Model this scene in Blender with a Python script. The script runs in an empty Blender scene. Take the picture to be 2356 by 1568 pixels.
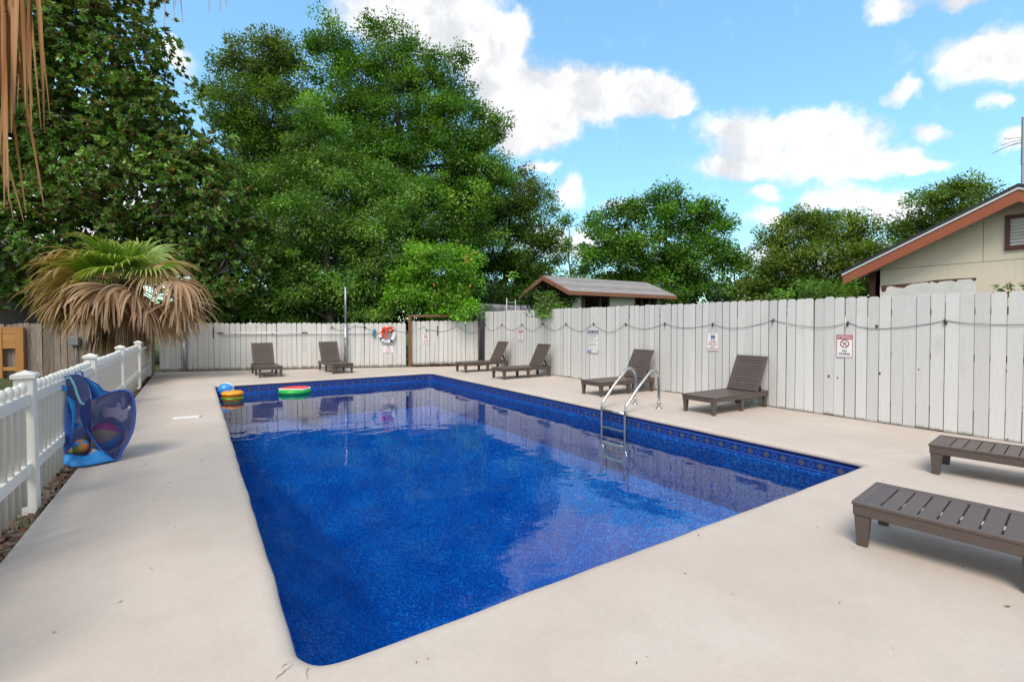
import bpy, bmesh, math, random
import numpy as np
from mathutils import Vector, Matrix, Euler
from mathutils.geometry import tessellate_polygon
R = math.radians
random.seed(7)
rng = np.random.default_rng(11)
scene = bpy.context.scene
col = scene.collection

# ------------------------------------------------------------------ camera
# World axes: X runs along the short side of the pool, Y along its long side, the camera stands over the origin.
CAM_H, YAW, PITCH, FOC, IW = 1.45, R(33.26), R(1.05), 1110.0, 2356.0
CX, CY = 1178.0, 743.0 + 1110.0 * math.tan(R(1.05))
FWD = Vector((math.sin(YAW) * math.cos(PITCH), math.cos(YAW) * math.cos(PITCH), -math.sin(PITCH)))
RGT = Vector((math.cos(YAW), -math.sin(YAW), 0))
UPV = RGT.cross(FWD)
EYE = Vector((0, 0, CAM_H))
cam_d = bpy.data.cameras.new('camera')
cam = bpy.data.objects.new('camera', cam_d)
col.objects.link(cam)
cam.location = EYE
cam.matrix_world = Matrix.Translation(EYE) @ Matrix((RGT, UPV, -FWD)).transposed().to_4x4()
cam_d.sensor_width = 36
cam_d.lens = 36 * FOC / IW
cam_d.shift_y = -(784.0 - CY) / IW
cam_d.clip_end = 2000
cam_d.clip_start = 0.05
scene.camera = cam

def ray(px, py):
    return (FWD * FOC + RGT * (px - CX) + UPV * (CY - py)) / FOC
def at(px, py, depth):                      # point seen at a pixel, at a distance along the view axis
    return EYE + ray(px, py) * depth
def on_z(px, py, z=0.0):                    # point seen at a pixel, on a level plane
    d = ray(px, py)
    return EYE + d * ((z - CAM_H) / d.z)
def on_plane(px, py, p, n):
    d = ray(px, py)
    return EYE + d * ((Vector(p) - EYE).dot(n) / d.dot(n))

# ------------------------------------------------------------------ light
SUN_EL, SUN_AZ = R(54), R(229)              # azimuth measured from +Y towards +X
sun_dir = Vector((math.sin(SUN_AZ) * math.cos(SUN_EL), math.cos(SUN_AZ) * math.cos(SUN_EL), math.sin(SUN_EL)))
sd = bpy.data.lights.new('sun', 'SUN')
sd.energy = 1.5
sd.angle = R(28)
sd.color = (1.0, 0.91, 0.80)
so = bpy.data.objects.new('sun', sd)
col.objects.link(so)
so.rotation_euler = sun_dir.to_track_quat('Z', 'Y').to_euler()
so.location = sun_dir * 40

world = bpy.data.worlds.new('World')
scene.world = world
world.use_nodes = True
wt = world.node_tree
for n_ in list(wt.nodes):
    wt.nodes.remove(n_)
SKY_STRENGTH = 0.145
CLOUD_WHITE = (3.85, 3.82, 3.78)
CLOUD_GREY = (2.4, 2.48, 2.6)
SKY_TINT = (0.765, 1.025, 0.975)

class NT:
    """small node-tree helper"""
    def __init__(self, tree):
        self.t = tree
    def n(self, typ, ins=None, **props):
        nd = self.t.nodes.new(typ)
        for k, v in props.items():
            setattr(nd, k, v)
        for k, v in (ins or {}).items():
            s = nd.inputs[k]
            if hasattr(v, 'links') or isinstance(v, bpy.types.NodeSocket):
                self.t.links.new(v, s)
            else:
                s.default_value = v
        return nd
    def math(self, op, a, b=0.0, c=0.0, clamp=False):
        return self.n('ShaderNodeMath', {0: a, 1: b, 2: c}, operation=op, use_clamp=clamp).outputs[0]
    def mr(self, v, a, b, c=0.0, d=1.0, smooth=False):
        return self.n('ShaderNodeMapRange', {0: v, 1: a, 2: b, 3: c, 4: d},
                      interpolation_type='SMOOTHSTEP' if smooth else 'LINEAR').outputs[0]
    def mix(self, f, a, b, blend='MIX'):
        nd = self.t.nodes.new('ShaderNodeMix')
        nd.data_type = 'RGBA'
        nd.blend_type = blend
        for i, v in ((0, f), (6, a), (7, b)):
            if isinstance(v, bpy.types.NodeSocket):
                self.t.links.new(v, nd.inputs[i])
            elif i == 0:
                nd.inputs[0].default_value = v
            else:
                nd.inputs[i].default_value = (*v[:3], 1)
        return nd.outputs[2]
    def noise(self, vec, scale, detail=4, rough=0.55, dist=0.0):
        return self.n('ShaderNodeTexNoise', {'Vector': vec, 'Scale': scale, 'Detail': detail, 'Roughness': rough, 'Distortion': dist})
    def link(self, a, b):
        self.t.links.new(a, b)

def build_world():
    w = NT(wt)
    sky = w.n('ShaderNodeTexSky', sky_type='NISHITA', sun_disc=False, sun_elevation=SUN_EL, sun_rotation=SUN_AZ,
              altitude=0.0, air_density=1.0, dust_density=0.6, ozone_density=1.0)
    bl = w.n('ShaderNodeSeparateColor', {0: sky.outputs[0]}).outputs[2]
    tame = w.math('DIVIDE', 1.72, w.math('ADD', 1.0, w.math('MULTIPLY', bl, 0.225)))       # keeps the low sky from burning out
    tame = w.n('ShaderNodeCombineColor', {0: tame, 1: tame, 2: tame}).outputs[0]
    tint = w.mix(1.0, w.mix(1.0, sky.outputs[0], SKY_TINT, 'MULTIPLY'), tame, 'MULTIPLY')
    geo = w.n('ShaderNodeTexCoord').outputs['Generated']
    wn = w.noise(geo, 9.0, 5, 0.6)
    wv = w.n('ShaderNodeVectorMath', {0: wn.outputs['Color'], 1: (0.5, 0.5, 0.5)}, operation='SUBTRACT').outputs[0]
    wv = w.n('ShaderNodeVectorMath', {0: wv, 'Scale': 0.085}, operation='SCALE').outputs[0]
    dirw = w.n('ShaderNodeVectorMath', {0: geo, 1: wv}, operation='ADD').outputs[0]
    blobs = [(860, 25, 110, 55), (980, 50, 120, 75), (1075, 50, 100, 85), (1130, 150, 95, 85), (1200, 200, 120, 80),
             (1290, 235, 120, 70), (1400, 222, 105, 58), (1500, 222, 95, 46), (1560, 228, 60, 32), (1230, 312, 95, 45),
             (1180, 290, 80, 60), (1200, 62, 34, 38), (1690, 300, 90, 48), (1815, 320, 115, 55), (1950, 310, 105, 50),
             (1690, 380, 100, 34), (1850, 388, 150, 36), (2020, 372, 110, 38), (2105, 384, 62, 20), (2235, 145, 85, 55),
             (2340, 130, 85, 55), (2080, 222, 42, 24), (2272, 232, 30, 20), (2150, 303, 44, 24), (1305, 443, 40, 34),
             (2045, 18, 58, 38), (2200, 10, 65, 20), (395, 128, 42, 38), (1240, 387, 50, 15), (1765, 447, 45, 18),
             (1920, 452, 70, 30), (2050, 480, 95, 42), (1800, 498, 90, 26), (1440, 468, 70, 20), (2335, 320, 45, 34),
             (60, 330, 190, 170), (230, 470, 200, 90), (40, 600, 240, 120), (1950, 600, 300, 50), (1300, 560, 150, 40)]
    tot = None
    for (px, py, rx, ry) in blobs:
        d = ray(px, py)
        nrm = d.length
        c = d.normalized()
        rt = (RGT - c * RGT.dot(c)).normalized()
        up = c.cross(rt) * -1
        up = rt.cross(c) * -1 if up.z < 0 else up
        m = Matrix((rt, up, c)).transposed()
        if m.determinant() < 0:
            m = Matrix((-rt, up, c)).transposed()
        mp = w.n('ShaderNodeMapping', {'Vector': dirw, 'Location': c, 'Rotation': m.to_euler(),
                                       'Scale': (1.25 * rx / FOC / nrm, 1.25 * ry / FOC / nrm, 0.6)}, vector_type='TEXTURE').outputs[0]
        ln = w.n('ShaderNodeVectorMath', {0: mp}, operation='LENGTH').outputs['Value']
        g = w.mr(ln, 0.0, 1.0, 1.0, 0.0)
        tot = g if tot is None else w.math('ADD', tot, g)
    tot = w.math('MINIMUM', tot, 1.0)
    # unseen cumulus outside the frame, thickened to whiten the ambient light
    dotf = w.n('ShaderNodeVectorMath', {0: geo, 1: FWD}, operation='DOT_PRODUCT').outputs['Value']
    away = w.mr(dotf, 0.58, 0.45, 0, 1, True)
    gz = w.noise(geo, 2.6, 3, 0.5)
    gen = w.mr(gz.outputs['Fac'], 0.40, 0.58, 0, 1.0)
    tot = w.math('ADD', tot, w.math('MULTIPLY', gen, away))
    fine = w.noise(dirw, 22.0, 9, 0.68)
    dens = w.math('ADD', tot, w.math('MULTIPLY', w.math('SUBTRACT', fine.outputs['Fac'], 0.5), 0.95))
    mask = w.mr(dens, 0.04, 0.78, 0, 1, True)
    soft = w.noise(dirw, 11.0, 4, 0.5)
    body = w.mr(w.math('ADD', soft.outputs['Fac'], w.math('MULTIPLY', fine.outputs['Fac'], 0.35)), 0.44, 0.92, 0, 1, True)
    cc = w.mix(body, CLOUD_GREY, CLOUD_WHITE)
    c2 = w.mix(mask, tint, cc)
    bg = w.n('ShaderNodeBackground', {'Color': c2, 'Strength': SKY_STRENGTH})
    out = w.n('ShaderNodeOutputWorld')
    w.link(bg.outputs[0], out.inputs['Surface'])
build_world()
world.cycles.sampling_method = 'MANUAL'
world.cycles.sample_map_resolution = 1024
vs = scene.view_settings
scene.display_settings.display_device = 'sRGB'
vs.view_transform = 'Standard'
vs.look = 'None'
vs.gamma = 1.0
vs.use_curve_mapping = False
vs.exposure = 1.16
scene.render.engine = 'CYCLES'
scene.cycles.use_denoising = True
scene.cycles.max_bounces = 6
scene.cycles.diffuse_bounces = 3
scene.cycles.glossy_bounces = 3
scene.cycles.transmission_bounces = 3
scene.cycles.transparent_max_bounces = 12
scene.cycles.caustics_reflective = False
scene.cycles.caustics_refractive = False
scene.cycles.sample_clamp_indirect = 6

# ------------------------------------------------------------------ materials
MATS = {}
def new_mat(name):
    m = bpy.data.materials.new(name)
    m.use_nodes = True
    for n_ in list(m.node_tree.nodes):
        m.node_tree.nodes.remove(n_)
    MATS[name] = m
    return m, NT(m.node_tree)
def finish(m, w, shader, disp=None):
    o = w.n('ShaderNodeOutputMaterial')
    w.link(shader, o.inputs['Surface'])
    return m
def principled(w, colr, rough=0.6, metal=0.0, normal=None, spec=0.5, **kw):
    ins = {'Base Color': colr if isinstance(colr, bpy.types.NodeSocket) else (*colr, 1), 'Roughness': rough, 'Metallic': metal,
           'Specular IOR Level': spec}
    if normal is not None:
        ins['Normal'] = normal
    ins.update(kw)
    return w.n('ShaderNodeBsdfPrincipled', ins).outputs[0]
def simple(name, colr, rough=0.6, metal=0.0, var=0.12, scale=8.0, bump=0.0, bscale=60.0, spec=0.5, rand=0.0):
    m, w = new_mat(name)
    co = w.n('ShaderNodeTexCoord').outputs['Object']
    ns = w.noise(co, scale, 5, 0.6)
    f = w.mr(ns.outputs['Fac'], 0.3, 0.7, 1 - var, 1 + var)
    if rand:
        ri = w.n('ShaderNodeObjectInfo').outputs['Random']
        f = w.math('MULTIPLY', f, w.mr(ri, 0, 1, 1 - rand, 1 + rand))
    comb = w.n('ShaderNodeCombineColor', {0: f, 1: f, 2: f}).outputs[0]
    c = w.mix(1.0, colr, comb, 'MULTIPLY')
    nrm = None
    if bump:
        b = w.noise(co, bscale, 4, 0.6)
        nrm = w.n('ShaderNodeBump', {'Strength': bump, 'Distance': 0.01, 'Height': b.outputs['Fac']}).outputs[0]
    return finish(m, w, principled(w, c, rough, metal, nrm, spec))

def wood_mat(name, ca, cb, streak=0.5, rough=0.7, rand=0.15, axis=2, dirt=None, knots=0.0, zdirt=None):
    m, w = new_mat(name)
    co = w.n('ShaderNodeTexCoord').outputs['Object']
    ri = w.n('ShaderNodeObjectInfo').outputs['Random']
    off = w.n('ShaderNodeCombineXYZ', {0: w.math('MULTIPLY', ri, 37.0), 1: w.math('MULTIPLY', ri, 91.0), 2: w.math('MULTIPLY', ri, 53.0)}).outputs[0]
    p = w.n('ShaderNodeVectorMath', {0: co, 1: off}, operation='ADD').outputs[0]
    sc = [14, 14, 14]
    sc[axis] = 0.9
    ps = w.n('ShaderNodeVectorMath', {0: p, 1: tuple(sc)}, operation='MULTIPLY').outputs[0]
    g1 = w.noise(ps, 3.0, 6, 0.65, 0.6)
    g2 = w.noise(ps, 11.0, 4, 0.6)
    f = w.math('ADD', w.math('MULTIPLY', g1.outputs['Fac'], 0.7), w.math('MULTIPLY', g2.outputs['Fac'], 0.3))
    c = w.mix(w.mr(f, 0.5 - 0.25 / max(streak, .01) * .5, 0.5 + 0.25 / max(streak, .01) * .5), ca, cb)
    rf = w.mr(ri, 0, 1, 1 - rand, 1 + rand * 0.6)
    c = w.mix(1.0, c, w.n('ShaderNodeCombineColor', {0: rf, 1: rf, 2: rf}).outputs[0], 'MULTIPLY')
    big = w.noise(p, 2.2, 4, 0.6)
    if dirt:
        c = w.mix(w.mr(big.outputs['Fac'], 0.56, 0.75, 0, 0.55, True), c, dirt)
    if zdirt:
        z = w.n('ShaderNodeSeparateXYZ', {0: co}).outputs[2]
        nz = w.noise(ps, 5.0, 5, 0.7)
        k = w.math('ADD', w.mr(z, 0.0, zdirt[1], 0.5, 0.0), w.math('SUBTRACT', nz.outputs['Fac'], 0.62))
        c = w.mix(w.mr(k, 0.08, 0.3, 0, 0.8, True), c, zdirt[0])
    if knots:
        v = w.n('ShaderNodeTexVoronoi', {'Vector': p, 'Scale': 3.1, 'Randomness': 1.0})
        kf = w.mr(v.outputs['Distance'], 0.022, 0.04, knots, 0.0, True)
        c = w.mix(kf, c, (0.05, 0.04, 0.03))
    nrm = w.n('ShaderNodeBump', {'Strength': 0.25, 'Distance': 0.004, 'Height': f}).outputs[0]
    return finish(m, w, principled(w, c, rough, 0, nrm, 0.35))

wood_mat('white_paint', (0.55, 0.535, 0.525), (0.66, 0.648, 0.645), 0.45, 0.62, 0.10, dirt=(0.52, 0.49, 0.455), knots=0.45, zdirt=((0.3, 0.26, 0.22), 0.05))
wood_mat('white_paint_far', (0.57, 0.55, 0.525), (0.66, 0.64, 0.62), 0.4, 0.65, 0.08, dirt=(0.48, 0.45, 0.40), knots=0.7, zdirt=((0.12, 0.085, 0.06), 0.16))
wood_mat('weathered_wood', (0.145, 0.105, 0.085), (0.34, 0.28, 0.24), 0.8, 0.85, 0.35, dirt=(0.13, 0.085, 0.055), knots=0.8)
wood_mat('old_dark_wood', (0.06, 0.045, 0.035), (0.13, 0.10, 0.08), 0.7, 0.85, 0.2)
wood_mat('cedar', (0.36, 0.155, 0.045), (0.52, 0.27, 0.095), 0.7, 0.6, 0.18, knots=0.7)
wood_mat('cedar_flat', (0.36, 0.155, 0.045), (0.52, 0.27, 0.095), 0.7, 0.6, 0.18, axis=0, knots=0.7)
wood_mat('brown_post', (0.13, 0.065, 0.03), (0.24, 0.13, 0.06), 0.7, 0.7, 0.1, knots=0.6)
wood_mat('soffit_white', (0.5, 0.48, 0.44), (0.6, 0.58, 0.54), 0.4, 0.7, 0.05)
wood_mat('trim_orange', (0.30, 0.085, 0.042), (0.36, 0.11, 0.056), 0.4, 0.55, 0.05, axis=1)
wood_mat('trim_brown', (0.22, 0.095, 0.055), (0.29, 0.13, 0.075), 0.5, 0.6, 0.05, axis=0)
simple('trim_dark_red', (0.09, 0.022, 0.014), 0.5)
simple('vinyl_white', (0.68, 0.67, 0.63), 0.42, var=0.03, scale=3.0, spec=0.4)
wood_mat('vinyl_dirty', (0.60, 0.59, 0.55), (0.71, 0.70, 0.67), 0.35, 0.5, 0.05, dirt=(0.50, 0.45, 0.35))
simple('resin_brown', (0.086, 0.063, 0.054), 0.40, rand=.10, var=0.10, scale=30, bump=0.12, bscale=140)
simple('chrome', (0.62, 0.60, 0.57), 0.16, 1.0, var=0.04)
simple('galvanised', (0.36, 0.38, 0.40), 0.45, 0.75, var=0.2, scale=14)
simple('aluminium', (0.36, 0.37, 0.38), 0.4, 0.8, var=0.1)
simple('dark_metal', (0.03, 0.03, 0.032), 0.5, 0.3)
simple('cable_dark', (0.035, 0.035, 0.035), 0.6)
simple('cable_grey', (0.085, 0.085, 0.085), 0.6)
simple('rusty', (0.11, 0.035, 0.018), 0.85, 0.2, var=0.4, scale=60)
simple('pipe_brown', (0.085, 0.052, 0.036), 0.6, 0.2, var=0.2)
simple('sign_white', (0.78, 0.77, 0.78), 0.4, var=0.02)
simple('print_red', (0.33, 0.018, 0.03), 0.45, var=0.05)
simple('print_navy', (0.012, 0.025, 0.10), 0.45, var=0.05)
simple('print_blue', (0.018, 0.05, 0.20), 0.45, var=0.05)
simple('print_black', (0.03, 0.03, 0.04), 0.45, var=0.05)
simple('print_pink', (0.62, 0.18, 0.22), 0.45, var=0.05)
simple('print_pale_blue', (0.35, 0.45, 0.68), 0.45, var=0.05)
simple('buoy_white', (0.78, 0.79, 0.82), 0.45, var=0.03)
simple('buoy_navy', (0.012, 0.02, 0.12), 0.5)
simple('rope_orange', (0.85, 0.075, 0.012), 0.6, var=0.12, scale=40)
simple('bloom_orange', (0.70, 0.16, 0.03), 0.6, var=0.15)
simple('brush_blue', (0.012, 0.17, 0.30), 0.55, var=0.1)
simple('fiberglass_white', (0.75, 0.77, 0.8), 0.35, var=0.03)
simple('ball_blue', (0.03, 0.25, 0.68), 0.3, var=0.04)
simple('ball_white', (0.74, 0.75, 0.80), 0.3, var=0.03)
simple('ball_magenta', (0.42, 0.012, 0.12), 0.35, var=0.04)
simple('ball_olive', (0.34, 0.24, 0.045), 0.35, var=0.06)
simple('ball_cyan', (0.03, 0.26, 0.55), 0.35, var=0.05)
simple('float_yellow', (0.85, 0.34, 0.012), 0.32, var=0.05)
simple('float_lettuce', (0.12, 0.48, 0.025), 0.35, var=0.08)
simple('float_orange', (0.62, 0.15, 0.02), 0.35, var=0.08)
simple('float_brown', (0.26, 0.09, 0.035), 0.4, var=0.1)
simple('melon_green', (0.018, 0.37, 0.05), 0.3, var=0.10, scale=5)
simple('melon_red', (0.72, 0.045, 0.035), 0.32, var=0.05)
simple('bag_cyan', (0.012, 0.20, 0.55), 0.55, var=0.12, scale=9, bump=0.3, bscale=9)
simple('bag_blue', (0.015, 0.07, 0.33), 0.6, var=0.12)
simple('bag_aqua', (0.25, 0.62, 0.60), 0.6)
simple('glove_grey', (0.33, 0.29, 0.34), 0.8, var=0.15, scale=14)
simple('stucco', (0.58, 0.55, 0.47), 0.9, var=0.06, scale=5, bump=0.3, bscale=60)
simple('gutter_white', (0.62, 0.63, 0.65), 0.5, var=0.05)
simple('roof_edge_black', (0.025, 0.025, 0.028), 0.7)
simple('plastic_lid', (0.72, 0.71, 0.68), 0.45, var=0.06)
simple('grey_box', (0.18, 0.20, 0.23), 0.5, var=0.06)
simple('tarp_grey', (0.17, 0.17, 0.195), 0.5, var=0.15, scale=3, bump=0.3, bscale=6)
simple('window_dark', (0.02, 0.02, 0.022), 0.12)
simple('pane_light', (0.6, 0.62, 0.64), 0.2)
simple('frame_dark', (0.06, 0.035, 0.025), 0.6)
simple('soil', (0.10, 0.075, 0.055), 0.95, var=0.3, scale=12, bump=0.6, bscale=40)
simple('siding_dark', (0.04, 0.037, 0.034), 0.75, var=0.15)
simple('bark', (0.085, 0.07, 0.055), 0.9, var=0.35, scale=10, bump=0.6, bscale=18)
simple('bark_pale', (0.21, 0.195, 0.17), 0.9, var=0.3, scale=6, bump=0.4, bscale=18)
simple('palm_trunk', (0.11, 0.075, 0.05), 0.95, var=0.4, scale=9, bump=0.9, bscale=22)
simple('petiole', (0.22, 0.25, 0.06), 0.55, var=0.15)
simple('petiole_dead', (0.30, 0.17, 0.07), 0.8, var=0.25)
simple('twig', (0.13, 0.085, 0.05), 0.9)
simple('crack', (0.17, 0.13, 0.10), 0.95)
simple('peeled_wood', (0.085, 0.04, 0.022), 0.9, var=0.3, scale=20)
simple('flaking_paint', (0.62, 0.60, 0.57), 0.8, var=0.08, scale=5, bump=0.3, bscale=25)

def siding_mat():
    m, w = new_mat('plywood_siding')
    co = w.n('ShaderNodeTexCoord').outputs['Object']
    sp = w.n('ShaderNodeSeparateXYZ', {0: co})
    st = w.n('ShaderNodeVectorMath', {0: co, 1: (10, 10, 0.6)}, operation='MULTIPLY').outputs[0]
    ns = w.noise(st, 3.0, 4, 0.6)
    c = w.mix(ns.outputs['Fac'], (0.70, 0.60, 0.47), (0.78, 0.69, 0.56))
    fr = w.math('FRACT', w.math('DIVIDE', sp.outputs[1], 0.1))
    gr = w.mr(w.math('ABSOLUTE', w.math('SUBTRACT', fr, 0.5)), 0.46, 0.5, 0, 1)
    nrm = w.n('ShaderNodeBump', {'Strength': 0.35, 'Distance': 0.004, 'Height': gr}).outputs[0]
    return finish(m, w, principled(w, c, 0.75, 0, nrm, 0.3))
siding_mat()

def shingle_mat():
    m, w = new_mat('shingles')
    uv = w.n('ShaderNodeTexCoord').outputs['Object']
    ns = w.noise(uv, 6.0, 5, 0.7)
    n2 = w.noise(uv, 120.0, 2, 0.6)
    ri = w.n('ShaderNodeObjectInfo').outputs['Random']
    f = w.math('ADD', w.math('MULTIPLY', ns.outputs['Fac'], 0.6), w.math('MULTIPLY', n2.outputs['Fac'], 0.4))
    c = w.mix(w.mr(f, 0.35, 0.65), (0.22, 0.205, 0.20), (0.38, 0.36, 0.355))
    rf = w.mr(ri, 0, 1, 0.82, 1.15)
    c = w.mix(1.0, c, w.n('ShaderNodeCombineColor', {0: rf, 1: rf, 2: rf}).outputs[0], 'MULTIPLY')
    nrm = w.n('ShaderNodeBump', {'Strength': 0.4, 'Distance': 0.004, 'Height': n2.outputs['Fac']}).outputs[0]
    return finish(m, w, principled(w, c, 0.9, 0, nrm, 0.25))
shingle_mat()

def deck_mat():
    m, w = new_mat('deck_concrete')
    co = w.n('ShaderNodeTexCoord').outputs['Object']
    a = w.noise(co, 0.55, 5, 0.6)
    b = w.noise(co, 3.2, 6, 0.65)
    sp = w.noise(co, 150.0, 3, 0.7)
    c = w.mix(w.mr(a.outputs['Fac'], 0.38, 0.62), (0.475, 0.402, 0.35), (0.53, 0.463, 0.412))
    c = w.mix(w.mr(b.outputs['Fac'], 0.42, 0.72, 0, 0.30, True), c, (0.40, 0.345, 0.305))
    c = w.mix(w.mr(sp.outputs['Fac'], 0.55, 0.8, 0, 0.30), c, (0.31, 0.255, 0.215))
    mm = w.noise(co, 24.0, 5, 0.7)
    c = w.mix(w.mr(mm.outputs['Fac'], 0.35, 0.7, 0, 0.22), c, (0.36, 0.30, 0.255))
    mm2 = w.noise(co, 60.0, 3, 0.7)
    c = w.mix(w.mr(mm2.outputs['Fac'], 0.62, 0.75, 0, 0.35), c, (0.30, 0.245, 0.205))
    st = w.noise(co, 1.35, 8, 0.75, 1.2)
    c = w.mix(w.mr(st.outputs['Fac'], 0.60, 0.72, 0, 0.20, True), c, (0.35, 0.29, 0.25))
    v = w.n('ShaderNodeTexVoronoi', {'Vector': co, 'Scale': 5.0, 'Randomness': 1.0})
    c = w.mix(w.mr(v.outputs['Distance'], 0.014, 0.028, 0.6, 0.0), c, (0.22, 0.17, 0.13))
    br = w.n('ShaderNodeVectorMath', {0: co, 1: (1, 0.18, 1)}, operation='MULTIPLY').outputs[0]
    broom = w.noise(br, 70.0, 3, 0.7)
    h = w.math('ADD', w.math('MULTIPLY', broom.outputs['Fac'], 0.6), w.math('MULTIPLY', sp.outputs['Fac'], 0.5))
    nrm = w.n('ShaderNodeBump', {'Strength': 0.22, 'Distance': 0.004, 'Height': h}).outputs[0]
    return finish(m, w, principled(w, c, 0.82, 0, nrm, 0.3))
deck_mat()

def liner_cols(w, co):
    v = w.n('ShaderNodeTexVoronoi', {'Vector': co, 'Scale': 34.0, 'Randomness': 1.0}, feature='F1')
    n1 = w.noise(co, 46.0, 4, 0.7, 0.8)
    n2 = w.noise(co, 1.6, 3, 0.5)
    f = w.math('ADD', w.math('MULTIPLY', n1.outputs['Fac'], 0.75), w.math('MULTIPLY', v.outputs['Distance'], 0.42))
    f = w.math('ADD', f, w.math('MULTIPLY', w.math('SUBTRACT', n2.outputs['Fac'], 0.5), 0.26))  # broad patches of underwater light painted into the liner colour
    c = w.mix(w.mr(f, 0.42, 0.62), (0.005, 0.055, 0.33), (0.009, 0.13, 0.55))
    return w.mix(w.mr(f, 0.60, 0.76), c, (0.025, 0.30, 0.82))
def liner_mat():
    m, w = new_mat('liner_mottled')
    co = w.n('ShaderNodeTexCoord').outputs['Object']
    return finish(m, w, principled(w, liner_cols(w, co), 0.5, 0, None, 0.4))
liner_mat()
def tile_mat():
    m, w = new_mat('liner_border')
    tc = w.n('ShaderNodeTexCoord')
    co = tc.outputs['Object']
    s = w.n('ShaderNodeSeparateXYZ', {0: tc.outputs['UV']})
    u, z = s.outputs[0], s.outputs[1]            # metres round the pool, metres below the deck
    base = w.mix(1.0, liner_cols(w, co), (0.62, 0.62, 0.70), 'MULTIPLY')
    def band(a, b):
        return w.math('MULTIPLY', w.math('GREATER_THAN', z, a), w.math('LESS_THAN', z, b))
    dark = (0.006, 0.018, 0.15)
    n = w.noise(co, 40.0, 4, 0.7)
    field = w.mix(n.outputs['Fac'], (0.003, 0.014, 0.12), (0.008, 0.045, 0.28))
    c = w.mix(band(0.0, 0.062), base, (0.30, 0.33, 0.38))
    c = w.mix(band(0.062, 0.098), c, dark)
    c = w.mix(band(0.098, 0.112), c, (0.05, 0.16, 0.55))
    c = w.mix(band(0.112, 0.212), c, field)
    c = w.mix(band(0.212, 0.222), c, (0.05, 0.16, 0.55))
    c = w.mix(band(0.222, 0.235), c, dark)
    p = w.math('MULTIPLY', w.math('SUBTRACT', w.math('FRACT', w.math('DIVIDE', u, 0.205)), 0.5), 0.205)
    dz = w.math('ABSOLUTE', w.math('SUBTRACT', z, 0.162))
    d = w.math('ADD', w.math('ABSOLUTE', p), dz)
    c = w.mix(w.math('LESS_THAN', d, 0.046), c, (0.012, 0.03, 0.14))
    c = w.mix(w.math('LESS_THAN', d, 0.038), c, (0.125, 0.135, 0.13))
    c = w.mix(w.math('LESS_THAN', d, 0.027), c, (0.025, 0.035, 0.085))
    c = w.mix(w.math('LESS_THAN', d, 0.014), c, (0.15, 0.155, 0.14))
    q = w.math('SUBTRACT', 0.1025, w.math('ABSOLUTE', p))
    e = w.math('ABSOLUTE', w.math('SUBTRACT', w.math('ADD', q, dz), 0.035))
    c = w.mix(w.math('MULTIPLY', w.math('LESS_THAN', e, 0.003), 0.6), c, (0.12, 0.28, 0.62))
    return finish(m, w, principled(w, c, 0.4, 0, None, 0.4))
tile_mat()

def water_mat():
    m, w = new_mat('water')
    co = w.n('ShaderNodeTexCoord').outputs['Object']
    a = w.noise(co, 1.7, 2, 0.5, 0.4)
    b = w.noise(co, 6.5, 3, 0.55, 0.3)
    h = w.math('ADD', w.math('MULTIPLY', a.outputs['Fac'], 1.0), w.math('MULTIPLY', b.outputs['Fac'], 0.16))
    nrm = w.n('ShaderNodeBump', {'Strength': 1.0, 'Distance': 0.0065, 'Height': h}).outputs[0]
    fr = w.n('ShaderNodeFresnel', {'IOR': 1.333, 'Normal': nrm}).outputs[0]
    tr = w.n('ShaderNodeBsdfTransparent', {'Color': (1, 1, 1, 1)}).outputs[0]
    gl = w.n('ShaderNodeBsdfGlossy', {'Color': (1, 1, 1, 1), 'Roughness': 0.012, 'Normal': nrm}).outputs[0]
    mx = w.n('ShaderNodeMixShader', {0: fr, 1: tr, 2: gl}).outputs[0]
    finish(m, w, mx)
    va = w.n('ShaderNodeVolumeAbsorption', {'Color': (0.35, 0.80, 0.90, 1), 'Density': 0.58}).outputs[0]
    w.link(va, [n for n in m.node_tree.nodes if n.type == 'OUTPUT_MATERIAL'][0].inputs['Volume'])
    return m
water_mat()

def ground_mat():
    m, w = new_mat('ground_grass')
    co = w.n('ShaderNodeTexCoord').outputs['Object']
    a = w.noise(co, 0.5, 5, 0.6)
    b = w.noise(co, 30.0, 4, 0.7)
    c = w.mix(w.mr(a.outputs['Fac'], 0.4, 0.62), (0.055, 0.085, 0.02), (0.10, 0.085, 0.05))
    c = w.mix(w.mr(b.outputs['Fac'], 0.4, 0.7, 0, 0.5), c, (0.03, 0.045, 0.015))
    nrm = w.n('ShaderNodeBump', {'Strength': 0.6, 'Distance': 0.03, 'Height': b.outputs['Fac']}).outputs[0]
    return finish(m, w, principled(w, c, 0.95, 0, nrm, 0.2))
ground_mat()

def leaf_mat(name, gloss=0.35, trans=0.28, spec=0.4):
    m, w = new_mat(name)
    at_ = w.n('ShaderNodeAttribute', attribute_name='Col').outputs['Color']
    pb = principled(w, at_, gloss, 0, None, spec)
    tl = w.mix(1.0, at_, (1.5, 1.7, 0.6), 'MULTIPLY')
    tb = w.n('ShaderNodeBsdfTranslucent', {'Color': tl}).outputs[0]
    mx = w.n('ShaderNodeMixShader', {0: trans, 1: pb, 2: tb}).outputs[0]
    return finish(m, w, mx)
leaf_mat('leaf', 0.48, 0.28, 0.28)
leaf_mat('leaf_glossy', 0.40, 0.24, 0.38)
leaf_mat('frond', 0.45, 0.25, 0.4)
leaf_mat('frond_dead', 0.85, 0.22, 0.2)
leaf_mat('mulch_chips', 0.95, 0.0, 0.1)

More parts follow.
